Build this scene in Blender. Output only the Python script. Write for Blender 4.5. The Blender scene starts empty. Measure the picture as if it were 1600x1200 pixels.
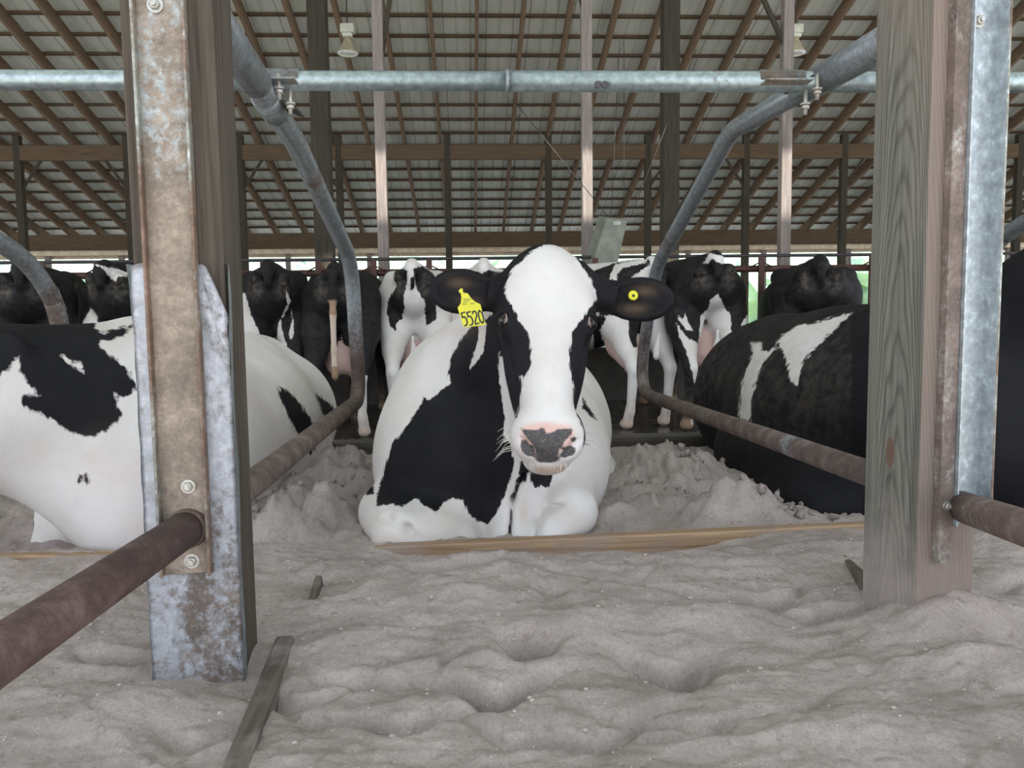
import bpy, bmesh, math, random
import numpy as np
from mathutils import Vector, Matrix

random.seed(4)
rng = np.random.default_rng(4)
C = bpy.context.scene.collection
SC = bpy.context.scene

# ------------------------------------------------------------------ camera
F = 1250.0
CAM = np.array([0, 0, .63])
yaw, pitch, roll = math.radians(3.0), math.radians(5.0), math.radians(.75)
fw = np.array([math.sin(yaw) * math.cos(pitch), math.cos(yaw) * math.cos(pitch), -math.sin(pitch)])
r0 = np.array([math.cos(yaw), -math.sin(yaw), 0.])
u0 = np.cross(r0, fw)
rt = r0 * math.cos(roll) - u0 * math.sin(roll)
up = u0 * math.cos(roll) + r0 * math.sin(roll)

cd = bpy.data.cameras.new('camera')
cam = bpy.data.objects.new('camera', cd)
C.objects.link(cam)
cd.sensor_width = 36
cd.lens = F / 1600 * 36
cd.clip_end = 500
M = Matrix(((rt[0], up[0], -fw[0], CAM[0]), (rt[1], up[1], -fw[1], CAM[1]), (rt[2], up[2], -fw[2], CAM[2]), (0, 0, 0, 1)))
cam.matrix_world = M
SC.camera = cam

# ------------------------------------------------------------------ light
w = bpy.data.worlds.new('sky')
SC.world = w
w.use_nodes = True
nt = w.node_tree
bg = nt.nodes['Background']
tc = nt.nodes.new('ShaderNodeTexCoord')
sx = nt.nodes.new('ShaderNodeSeparateXYZ')
nt.links.new(tc.outputs['Generated'], sx.inputs[0])
cr = nt.nodes.new('ShaderNodeValToRGB')
nt.links.new(sx.outputs['Z'], cr.inputs[0])
cr.color_ramp.elements[0].position = 0.0
cr.color_ramp.elements[0].color = (.88, .93, 1.0, 1)
cr.color_ramp.elements[1].position = .8
cr.color_ramp.elements[1].color = (.62, .74, .95, 1)
nt.links.new(cr.outputs[0], bg.inputs[0])
bg.inputs[1].default_value = 1.15

sun_d = bpy.data.lights.new('sun', 'SUN')
sun_d.energy = 5.0
sun_d.angle = math.radians(.6)
sun_d.color = (1, .95, .86)
sun = bpy.data.objects.new('sun', sun_d)
C.objects.link(sun)
sun.location = (0, -8, 20)
sun.rotation_euler = Vector((0.03, .616, -.788)).to_track_quat('-Z', 'Y').to_euler()

SC.view_settings.view_transform = 'Standard'
SC.view_settings.look = 'None'
SC.view_settings.gamma = 1
SC.view_settings.use_curve_mapping = False
SC.view_settings.exposure = 1.22


# ------------------------------------------------------------------ pixel measuring helpers
def proj(p):
    d = np.asarray(p, float) - CAM
    z = d @ fw
    return np.stack([800 + F * (d @ rt) / z, 600 - F * (d @ up) / z], -1)


def ray(x, y): return fw + rt * (x - 800) / F + up * (600 - y) / F
def atY(x, y, Y): d = ray(x, y); return CAM + d * (Y / d[1])
def atX(x, y, X): d = ray(x, y); return CAM + d * (X / d[0])
def atZ(x, y, Z): d = ray(x, y); return CAM + d * ((Z - CAM[2]) / d[2])


# ------------------------------------------------------------------ object helpers
def tag(o, label=None, cat=None, group=None, kind=None):
    if label: o['label'] = label
    if cat: o['category'] = cat
    if group: o['group'] = group
    if kind: o['kind'] = kind
    return o


def empty(name, loc=(0, 0, 0), label=None, cat=None, group=None, kind=None):
    o = bpy.data.objects.new(name, None)
    o.empty_display_size = .1
    C.objects.link(o)
    o.location = loc
    return tag(o, label, cat, group, kind)


def link_mesh(name, me, parent=None, loc=None):
    o = bpy.data.objects.new(name, me)
    C.objects.link(o)
    if parent is not None:
        o.parent = parent
        if loc is None:
            o.matrix_parent_inverse = Matrix.Translation(parent.location).inverted()
    if loc is not None:
        o.location = loc
    return o


def finish(name, bm, mat, parent=None, smooth=False, recenter=True):
    """verts are in world space; a top-level mesh gets its origin at its base"""
    me = bpy.data.meshes.new(name)
    bmesh.ops.recalc_face_normals(bm, faces=bm.faces[:])
    bm.to_mesh(me)
    bm.free()
    if mat: me.materials.append(mat)
    if smooth:
        me.shade_smooth()
    o = link_mesh(name, me, parent)
    if parent is None and recenter and len(me.vertices):
        co = np.zeros(len(me.vertices) * 3)
        me.vertices.foreach_get('co', co)
        co = co.reshape(-1, 3)
        base = np.array([co[:, 0].mean(), co[:, 1].mean(), co[:, 2].min()])
        me.transform(Matrix.Translation(-base))
        o.location = base
    return o


def box(bm, lo, hi, mat=None, bevel=0, rot=None, pivot=None):
    lo, hi = Vector(lo), Vector(hi)
    m = Matrix.Translation((lo + hi) / 2) @ Matrix.Diagonal((*(hi - lo), 1))
    r = bmesh.ops.create_cube(bm, size=1, matrix=m)
    vs = r['verts']
    if bevel:
        es = list({e for v in vs for e in v.link_edges})
        rb = bmesh.ops.bevel(bm, geom=es, offset=bevel, segments=2, profile=.6, affect='EDGES', clamp_overlap=True)
        vs = rb['verts']
    if rot is not None:
        bmesh.ops.transform(bm, matrix=Matrix.Translation(pivot) @ rot @ Matrix.Translation(-Vector(pivot)), verts=vs)
    return vs


def beam_between(bm, a, b, wx, wy, side=(1, 0, 0), bevel=0):
    """square timber from a to b; wx across 'side', wy the other way"""
    a, b = Vector(a), Vector(b)
    d = (b - a)
    L = d.length
    d.normalize()
    s = Vector(side)
    s = (s - d * s.dot(d)).normalized()
    t = d.cross(s)
    m = Matrix(((s.x * wx, t.x * wy, d.x * L, (a.x + b.x) / 2), (s.y * wx, t.y * wy, d.y * L, (a.y + b.y) / 2),
                (s.z * wx, t.z * wy, d.z * L, (a.z + b.z) / 2), (0, 0, 0, 1)))
    r = bmesh.ops.create_cube(bm, size=1, matrix=m)
    if bevel:
        es = list({e for v in r['verts'] for e in v.link_edges})
        bmesh.ops.bevel(bm, geom=es, offset=bevel, segments=1, affect='EDGES')


def fillet(pts, rad, n=8):
    pts = [Vector(p) for p in pts]
    out = [pts[0]]
    for i in range(1, len(pts) - 1):
        p, a, b = pts[i], pts[i - 1], pts[i + 1]
        u, v = (a - p), (b - p)
        r = rad[i - 1] if isinstance(rad, (list, tuple)) else rad
        t = min(r, u.length * .66, v.length * .66)
        s, e = p + u.normalized() * t, p + v.normalized() * t
        for k in range(n + 1):
            f = k / n
            out.append((1 - f) ** 2 * s + 2 * f * (1 - f) * p + f * f * e)
    out.append(pts[-1])
    return out


def tube(bm, pts, r, seg=20, cap=True, hollow=0):
    pts = [Vector(p) for p in pts]
    n = len(pts)
    rings = []
    t0 = (pts[1] - pts[0]).normalized()
    ref = Vector((0, 0, 1)) if abs(t0.z) < .9 else Vector((1, 0, 0))
    s = t0.cross(ref).normalized()
    for i, p in enumerate(pts):
        t = (pts[min(i + 1, n - 1)] - pts[max(i - 1, 0)]).normalized()
        s = (s - t * s.dot(t)).normalized()
        q = t.cross(s)
        rr = r[i] if isinstance(r, (list, tuple)) else r
        rings.append([bm.verts.new(p + (s * math.cos(a) + q * math.sin(a)) * rr) for a in [2 * math.pi * k / seg for k in range(seg)]])
    for i in range(n - 1):
        for k in range(seg):
            f = bm.faces.new((rings[i][k], rings[i][(k + 1) % seg], rings[i + 1][(k + 1) % seg], rings[i + 1][k]))
            f.smooth = True
    if cap:
        bm.faces.new(rings[0][::-1])
        bm.faces.new(rings[-1])


def cyl(bm, a, b, r, seg=16, r2=None):
    tube(bm, [a, b], [r, r2 if r2 is not None else r], seg)


def hexbolt(name, parent, p, d, r, mat, h=.012, washer=True):
    """hex head with a washer, axis d pointing out"""
    p, d = Vector(p), Vector(d).normalized()
    bm = bmesh.new()
    if washer: cyl(bm, p, p + d * .003, r * 1.5, 18)
    tube(bm, [p + d * .003, p + d * (h * .85), p + d * h], [r, r, r * .8], 6)
    cyl(bm, p + d * h, p + d * (h + .004), r * .5, 10)
    return finish(name, bm, mat, parent)


def prism(bm, pts2, fn, thick):
    """extrude polygon: fn(u, v, t) -> world"""
    n = len(pts2)
    a = [bm.verts.new(fn(u, v, 0)) for u, v in pts2]
    b = [bm.verts.new(fn(u, v, thick)) for u, v in pts2]
    bm.faces.new(a)
    bm.faces.new(b[::-1])
    for i in range(n):
        bm.faces.new((a[i], a[(i + 1) % n], b[(i + 1) % n], b[i]))


# ------------------------------------------------------------------ materials
class NT:
    def __init__(s, name):
        s.m = bpy.data.materials.new(name)
        s.m.use_nodes = True
        s.t = s.m.node_tree
        s.b = s.t.nodes['Principled BSDF']
        s.tc = s.t.nodes.new('ShaderNodeTexCoord')

    def n(s, t, **k):
        o = s.t.nodes.new(t)
        for a, b in k.items(): setattr(o, a, b)
        return o

    def l(s, a, b): s.t.links.new(a, b)

    def noise(s, scale, detail=4, stretch=None, rough=.55, dist=0):
        mp = s.n('ShaderNodeMapping')
        s.l(s.tc.outputs['Object'], mp.inputs[0])
        if stretch: mp.inputs['Scale'].default_value = stretch
        o = s.n('ShaderNodeTexNoise')
        o.inputs['Scale'].default_value = scale
        o.inputs['Detail'].default_value = detail
        o.inputs['Roughness'].default_value = rough
        o.inputs['Distortion'].default_value = dist
        s.l(mp.outputs[0], o.inputs['Vector'])
        return o.outputs['Fac']

    def ramp(s, fac, stops):
        r = s.n('ShaderNodeValToRGB')
        s.l(fac, r.inputs[0])
        e = r.color_ramp.elements
        while len(e) < len(stops): e.new(.5)
        for i, (p, c) in enumerate(stops):
            e[i].position = p
            e[i].color = (*c, 1) if len(c) == 3 else c
        return r.outputs[0]

    def mix(s, fac, a, b, mode='MIX'):
        x = s.n('ShaderNodeMix', data_type='RGBA', blend_type=mode)
        for v, i in ((fac, 0), (a, 6), (b, 7)):
            if isinstance(v, (int, float)): x.inputs[i].default_value = v
            elif isinstance(v, tuple): x.inputs[i].default_value = (*v, 1)
            else: s.l(v, x.inputs[i])
        return x.outputs[2]

    def math(s, op, a, b=None, c=None, clamp=False):
        x = s.n('ShaderNodeMath', operation=op, use_clamp=clamp)
        for v, i in ((a, 0), (b, 1), (c, 2)):
            if v is None: continue
            if isinstance(v, (int, float)): x.inputs[i].default_value = v
            else: s.l(v, x.inputs[i])
        return x.outputs[0]

    def attr(s, name):
        a = s.n('ShaderNodeAttribute')
        a.attribute_name = name
        return a.outputs['Fac']

    def set(s, color=None, rough=None, metal=None, bump=None, strength=.3, dist=.01, spec=None):
        b = s.b
        for v, k in ((color, 'Base Color'), (rough, 'Roughness'), (metal, 'Metallic'), (spec, 'Specular IOR Level')):
            if v is None: continue
            if isinstance(v, tuple): b.inputs[k].default_value = (*v, 1)
            elif isinstance(v, (int, float)): b.inputs[k].default_value = v
            else: s.l(v, b.inputs[k])
        if bump is not None:
            bp = s.n('ShaderNodeBump')
            bp.inputs['Strength'].default_value = strength
            bp.inputs['Distance'].default_value = dist
            s.l(bump, bp.inputs['Height'])
            s.l(bp.outputs[0], b.inputs['Normal'])
        return s.m


def m_plain(name, c, rough=.6, metal=0, var=.25, scale=8, bump=.15):
    t = NT(name)
    f = t.noise(scale, 5)
    col = t.ramp(f, [(.3, tuple(x * (1 - var) for x in c)), (.7, tuple(min(1, x * (1 + var)) for x in c))])
    return t.set(col, rough, metal, t.noise(scale * 6, 4), bump, .004)


def m_wood(name, dark, light, axis, scale=1.0, dirt_shade=None, rough=.85, rings=True):
    """grain stretched along axis 0/1/2"""
    t = NT(name)
    st = [14, 14, 14]
    st[axis] = 1.0
    g1 = t.noise(2.2 * scale, 6, tuple(st), .6, .6)
    st2 = [60, 60, 60]
    st2[axis] = 1.5
    g2 = t.noise(2.0 * scale, 4, tuple(st2), .6)
    col = t.ramp(g1, [(.32, dark), (.5, tuple((a + b) / 2 for a, b in zip(dark, light))), (.68, light)])
    col = t.mix(.45, col, t.ramp(g2, [(.3, tuple(.45 * x for x in dark)), (.65, tuple(min(1, 1.15 * x) for x in light))]))
    if rings:
        wv = t.n('ShaderNodeTexWave', wave_type='RINGS', rings_direction='SPHERICAL')
        mp = t.n('ShaderNodeMapping')
        t.l(t.tc.outputs['Object'], mp.inputs[0])
        sc = [13, 13, 13]
        sc[axis] = 1.25
        mp.inputs['Scale'].default_value = sc
        t.l(mp.outputs[0], wv.inputs['Vector'])
        wv.inputs['Scale'].default_value = 1.6
        wv.inputs['Distortion'].default_value = 3.5
        wv.inputs['Detail'].default_value = 2
        wv.inputs['Detail Scale'].default_value = .8
        col = t.mix(.55, col, t.ramp(wv.outputs['Fac'], [(.15, (.35, .33, .32)), (.5, (1, 1, 1))]), 'MULTIPLY')
    if dirt_shade:
        col = t.mix(t.ramp(t.noise(9, 6), [(.45, (0, 0, 0)), (.7, (1, 1, 1))]), col, dirt_shade)
    h = t.math('ADD', g1, g2)
    return t.set(col, rough, 0, h, .5, .004, .25)


def m_galv(name, rustamt=.5,  base=(.42, .46, .48), rust=(.16, .085, .05), rustscale=7, metal=.75, light=(.6, .66, .7), zgrad=None, fw_=.28):
    t = NT(name)
    sp = t.noise(55, 5, None, .65)
    c0 = t.ramp(sp, [(.35, tuple(.72 * x for x in base)), (.55, base), (.72, light)])
    big = t.noise(rustscale, 8, (1, 1, .45), .68, .4)
    fine = t.noise(70, 6, None, .7)
    k = t.math('ADD', t.math('MULTIPLY', big, 1 - fw_), t.math('MULTIPLY', fine, fw_))
    if zgrad:
        sp_ = t.n('ShaderNodeSeparateXYZ')
        t.l(t.tc.outputs['Object'], sp_.inputs[0])
        q = t.n('ShaderNodeMapRange')
        t.l(sp_.outputs['Z'], q.inputs[0])
        q.inputs[1].default_value, q.inputs[2].default_value = zgrad[0], zgrad[1]
        q.inputs[3].default_value, q.inputs[4].default_value = zgrad[2], 0.0
        k = t.math('ADD', k, q.outputs[0])
    lo = .62 - .26 * rustamt
    rf = t.ramp(k, [(lo, (0, 0, 0)), (lo + .1, (1, 1, 1))])
    rc = t.ramp(t.noise(16, 8, None, .7), [(.3, tuple(.5 * x for x in rust)), (.52, rust), (.72, tuple(min(1, 1.5 * x + .04) for x in rust))])
    rc = t.mix(.5, rc, t.ramp(t.noise(120, 5, None, .75), [(.35, (.45, .45, .45)), (.6, (1, 1, 1)), (.7, (1.3, 1.3, 1.3))]), 'MULTIPLY')
    col = t.mix(rf, c0, rc)
    ro = t.math('MULTIPLY_ADD', rf, .4, .38)
    me = t.math('MULTIPLY_ADD', rf, -metal, metal)
    return t.set(col, ro, me, t.math('ADD', t.math('MULTIPLY', rf, .5), fine), .25, .003)


M_post = m_wood('weathered_post_wood', (.085, .082, .068), (.23, .22, .185), 2, dirt_shade=(.2, .175, .15))


def m_post_arched():
    t = NT('grey_post_wood')
    mp = t.n('ShaderNodeMapping', vector_type='TEXTURE')
    mp.inputs['Location'].default_value = (.852, 1.46, 0)
    mp.inputs['Rotation'].default_value = (0, 0, math.radians(15))
    t.l(t.tc.outputs['Object'], mp.inputs[0])
    sp = t.n('ShaderNodeSeparateXYZ')
    t.l(mp.outputs[0], sp.inputs[0])
    x, y, z = sp.outputs
    yy = t.math('SUBTRACT', y, .066)
    warp = t.math('MULTIPLY', t.math('SUBTRACT', t.noise(2.2, 3, (6, 6, 1)), .5), .5)
    f = t.math('ADD', t.math('MULTIPLY', t.math('MULTIPLY', yy, yy), 150), z)
    f = t.math('ADD', t.math('ADD', f, warp), t.math('MULTIPLY', x, 9))
    w_ = t.math('SINE', t.math('MULTIPLY', f, 62))
    lines = t.ramp(t.math('MULTIPLY_ADD', w_, .5, .5), [(.0, (.50, .48, .46)), (.42, (.92, .92, .92)), (1, (1, 1, 1))])
    g = t.noise(2.0, 6, (55, 55, 1.4), .6)
    col = t.ramp(g, [(.3, (.105, .10, .085)), (.7, (.20, .195, .165))])
    col = t.mix(.75, col, lines, 'MULTIPLY')
    col = t.mix(t.ramp(t.noise(5, 6, (1, 1, .4)), [(.5, (0, 0, 0)), (.75, (.7, .7, .7))]), col, (.21, .165, .135))
    # splashed sand on the lower third
    low = t.n('ShaderNodeMapRange')
    t.l(z, low.inputs[0])
    low.inputs[1].default_value, low.inputs[2].default_value, low.inputs[3].default_value, low.inputs[4].default_value = 0, .38, .62, 0
    sand_ = t.ramp(t.math('ADD', low.outputs[0], t.math('MULTIPLY', t.noise(14, 7, None, .7), .55)), [(.5, (0, 0, 0)), (.8, (.9, .9, .9))])
    col = t.mix(sand_, col, (.30, .255, .23))
    # front face is coated with brown dust
    fr = t.n('ShaderNodeMapRange')
    t.l(y, fr.inputs[0])
    fr.inputs[1].default_value, fr.inputs[2].default_value, fr.inputs[3].default_value, fr.inputs[4].default_value = .001, .004, .7, 0
    col = t.mix(fr.outputs[0], col, (.215, .16, .135))
    # knot
    kz = t.math('MULTIPLY', t.math('SUBTRACT', z, .345), 28)
    ky = t.math('MULTIPLY', t.math('SUBTRACT', y, .075), 75)
    kd = t.math('SQRT', t.math('ADD', t.math('MULTIPLY', kz, kz), t.math('MULTIPLY', ky, ky)))
    col = t.mix(t.ramp(kd, [(.75, (.85, .85, .85)), (1.0, (0, 0, 0))]), col, (.13, .075, .055))
    return t.set(col, .85, 0, t.math('ADD', g, t.math('MULTIPLY', w_, .3)), .4, .003, .25)


M_post = m_post_arched()
M_postL = m_wood('brown_post_wood', (.045, .036, .027), (.105, .086, .067), 2, rings=False)
M_board = m_wood('board_wood', (.19, .11, .065), (.42, .29, .18), 0, dirt_shade=(.3, .23, .19), rings=False)
M_stub = m_wood('buried_board_wood', (.06, .046, .038), (.15, .12, .10), 1, dirt_shade=(.27, .235, .21), rings=False)
M_rafter = m_wood('rafter_wood', (.12, .08, .048), (.24, .17, .115), 1, rings=False)
M_beam = m_wood('beam_wood', (.075, .05, .03), (.14, .098, .06), 0, rings=False)
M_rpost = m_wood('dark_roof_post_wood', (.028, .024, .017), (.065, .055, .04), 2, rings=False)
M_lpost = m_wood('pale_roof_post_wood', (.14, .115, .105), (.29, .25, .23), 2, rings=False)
M_galv = m_galv('galvanized_pipe', .05, (.36, .43, .44), light=(.5, .57, .58))
M_div = m_galv('worn_divider_pipe', .35, (.25, .27, .285), rust=(.115, .083, .068), rustscale=4, metal=.5, light=(.34, .37, .39), zgrad=(.35, .85, .22))
M_sheet = m_galv('galvanized_sheet', .36, (.72, .74, .80), rust=(.34, .27, .23), rustscale=9, metal=.3, light=(.88, .9, .96), zgrad=(-.05, .3, .10), fw_=.45)
M_sheet2 = m_galv('edge_sheet', .12, (.55, .6, .62), rust=(.3, .2, .15), metal=.6)
M_chanL = m_galv('rusty_channel', .42, (.36, .39, .39), rust=(.29, .23, .18), rustscale=6, metal=.4, light=(.5, .54, .55), zgrad=(.45, 1.55, .20), fw_=.55)
M_strap = m_galv('brown_strap', .9, (.33, .31, .27), rust=(.17, .125, .105), rustscale=5, metal=.2)
M_flangeL = m_galv('channel_edge', .75, (.30, .31, .27), rust=(.19, .12, .085), rustscale=6, metal=.3)
M_chanR = m_galv('blue_grey_channel', .2, (.38, .42, .44), rust=(.26, .15, .11), rustscale=6, metal=.5)
M_rust = m_galv('rusty_pipe', 1.35, (.3, .29, .28), rust=(.085, .047, .040), rustscale=5, metal=.25)
M_lowpipe = m_galv('scuffed_low_pipe', 1.15, (.3, .28, .26), rust=(.15, .10, .082), rustscale=5, metal=.35)
M_bolt = m_plain('bolt_metal', (.48, .46, .42), .45, .7)
M_redrail = m_plain('red_barrier_paint', (.07, .026, .02), .6, .2)
M_cable = m_plain('dark_pipe', (.05, .045, .045), .5, .4)


def m_sand():
    t = NT('sand')
    f = t.noise(6, 8, None, .6)
    g = t.noise(160, 6, None, .75)
    h = t.noise(38, 6, None, .7)
    col = t.ramp(f, [(.3, (.35, .295, .265)), (.7, (.53, .46, .425))])
    col = t.mix(.55, col, t.ramp(g, [(.3, (.5, .48, .47)), (.6, (1, 1, 1))]), 'MULTIPLY')
    col = t.mix(t.ramp(h, [(.57, (0, 0, 0)), (.70, (.8, .8, .8))]), col, (.24, .195, .165))
    v = t.n('ShaderNodeTexVoronoi')
    v.inputs['Scale'].default_value = 120
    t.l(t.tc.outputs['Object'], v.inputs['Vector'])
    bits = t.ramp(v.outputs['Distance'], [(.1, (1, 1, 1)), (.17, (0, 0, 0))])
    pick = t.ramp(t.noise(31, 2), [(.6, (0, 0, 0)), (.63, (1, 1, 1))])
    col = t.mix(t.math('MULTIPLY', bits, pick), col, (.75, .72, .68))
    bh = t.math('ADD', t.math('MULTIPLY', h, 1.4), g)
    return t.set(col, .95, 0, bh, .6, .008, .15)


M_sand = m_sand()
M_pebble = m_plain('pebble', (.42, .37, .33), .8, 0, .3, 20)


def m_coat(hero=False):
    t = NT('hero_cow_coat' if hero else 'cow_coat')
    blk = t.attr('blk')
    amp = .016 if hero else .03
    jag = t.math('SUBTRACT', t.noise(110 if hero else 55, 3, (1, 1, .35), .6), .5)
    jag2 = t.math('SUBTRACT', t.noise(28, 3), .5)
    k = t.math('ADD', blk, t.math('MULTIPLY_ADD', jag, amp * 1.1, t.math('MULTIPLY', jag2, amp * .7)))
    kf = t.math('MULTIPLY_ADD', k, 260 if hero else 140, .5, True)
    wv = t.ramp(t.noise(4, 6), [(.3, (.58, .53, .485)), (.6, (.68, .65, .635))])
    wv = t.mix(t.ramp(t.noise(17, 5), [(.55, (0, 0, 0)), (.85, (.45, .45, .45))]), wv, (.62, .50, .42))
    bv = t.ramp(t.noise(7, 5), [(.35, (.0055, .0055, .007)), (.7, (.012, .0115, .014))])
    col = t.mix(kf, wv, bv)
    dust = t.math('MULTIPLY', t.attr('dirt_shade'), t.ramp(t.noise(22, 8, None, .75), [(.42, (0, 0, 0)), (.7, (1, 1, 1))]))  # real dirt, plus the shade tone painted on the standing cows
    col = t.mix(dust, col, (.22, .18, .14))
    col = t.mix(t.attr('pnk'), col, t.ramp(t.noise(18, 4), [(.3, (.56, .27, .21)), (.7, (.70, .42, .35))]))
    col = t.mix(t.attr('tan'), col, (.50, .33, .21))
    gf = t.math('MULTIPLY_ADD', t.math('ADD', t.attr('nose'), t.math('MULTIPLY', jag, .006)), 300, .5, True)
    ng = t.ramp(t.noise(330, 4, None, .7), [(.35, (.03, .03, .036)), (.57, (.085, .08, .085)), (.66, (.30, .22, .07))])
    col = t.mix(gf, col, ng)
    rough = t.math('MULTIPLY_ADD', kf, -.12, .78)
    rough = t.math('MULTIPLY_ADD', gf, -.25, rough)
    hair = t.noise(60, 4, (6, 6, 1.0), .6)
    m = t.set(col, rough, 0, t.math('ADD', hair, t.math('MULTIPLY', t.noise(300, 2), .6)), .4, .004, t.math('MULTIPLY_ADD', kf, -.12, .3))
    t.b.inputs['Sheen Weight'].default_value = .0
    return m


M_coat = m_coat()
M_hero = m_coat(True)
M_eye = m_plain('eye_dark', (.012, .008, .006), .06, 0, .1, 30, 0)
M_eyerim = m_plain('eye_rim', (.5, .33, .27), .5, 0, .1)
M_tag = m_plain('yellow_tag', (.66, .62, .02), .45, 0, .06, 12, .05)
M_ink = m_plain('tag_ink', (.035, .04, .04), .6)
M_whisker = m_plain('whisker', (.7, .66, .58), .6)


# ------------------------------------------------------------------ numeric noise
def vnoise(x, y, seed=0):
    xi, yi = np.floor(x).astype(np.int64), np.floor(y).astype(np.int64)
    xf, yf = x - xi, y - yi
    u, v = xf * xf * xf * (xf * (xf * 6 - 15) + 10), yf * yf * yf * (yf * (yf * 6 - 15) + 10)

    def h(a, b):
        n = (a * 374761393 + b * 668265263 + seed * 974634777) & 0x7fffffff
        n = ((n ^ (n >> 13)) * 1274126177) & 0x7fffffff
        return ((n ^ (n >> 16)) & 0xffff) / 65535.0
    return (h(xi, yi) * (1 - u) + h(xi + 1, yi) * u) * (1 - v) + (h(xi, yi + 1) * (1 - u) + h(xi + 1, yi + 1) * u) * v - .5


def fbm(x, y, oct=5, seed=0, gain=.5):
    a, s, f = 1.0, 0, 1.0
    for o in range(oct):
        s = s + a * vnoise(x * f + 13.7 * o, y * f - 7.1 * o, seed + o)
        a *= gain
        f *= 2.03
    return s


def grid_mesh(name, xs, ys, zf, mat, parent=None):
    X, Y = np.meshgrid(xs, ys)
    Z = zf(X, Y)
    nx, ny = len(xs), len(ys)
    v = np.stack([X, Y, Z], -1).reshape(-1, 3)
    i = np.arange(nx * ny).reshape(ny, nx)
    f = np.stack([i[:-1, :-1], i[:-1, 1:], i[1:, 1:], i[1:, :-1]], -1).reshape(-1, 4)
    me = bpy.data.meshes.new(name)
    me.from_pydata(v.tolist(), [], f.tolist())
    me.materials.append(mat)
    me.shade_smooth()
    return link_mesh(name, me, parent)


# ------------------------------------------------------------------ ground
M_alley = (lambda t: t.set(t.ramp(t.noise(2.5, 6), [(.3, (.03, .025, .02)), (.7, (.07, .058, .046))]),
                           t.ramp(t.noise(3, 4), [(.4, (.08, .08, .08)), (.65, (.4, .4, .4))]), 0, t.noise(7, 4), .12, .02))(NT('wet_concrete'))
M_grass = m_plain('grass_ground', (.30, .36, .17), .95, 0, .3, .6, .5)
M_conc = m_plain('dark_concrete', (.07, .06, .05), .8, 0, .35, 4, .3)
FL = -.33
bm = bmesh.new()
box(bm, (-24, 4.25, FL - .2), (24, 8.82, FL))
tag(finish('floor', bm, M_alley, None, False, False), kind='structure')
bm = bmesh.new()
box(bm, (-24, 8.82, FL - .2), (24, 25, FL + .02))
tag(finish('floor', bm, m_plain('pale_feed_alley', (.50, .46, .40), .9, 0, .2, 2, .3), None, False, False), kind='structure')
bm = bmesh.new()
box(bm, (-120, 30, FL - .5), (120, 140, FL - .21))
tag(finish('ground', bm, M_grass, None, False, False), kind='structure')
bm = bmesh.new()
box(bm, (-120, -60, FL - .5), (120, 30, FL - .21))
tag(finish('ground', bm, m_plain('gravel', (.55, .53, .50), .95, 0, .15, 3, .5), None, False, False), kind='structure')
bm = bmesh.new()
box(bm, (-24, 4.1, FL - .1), (24, 4.25, -.02), bevel=.02)
box(bm, (-24, 8.68, FL - .1), (24, 8.82, .25), bevel=.02)
tag(finish('wall_curb', bm, M_conc, None, False, False), kind='structure')


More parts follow.
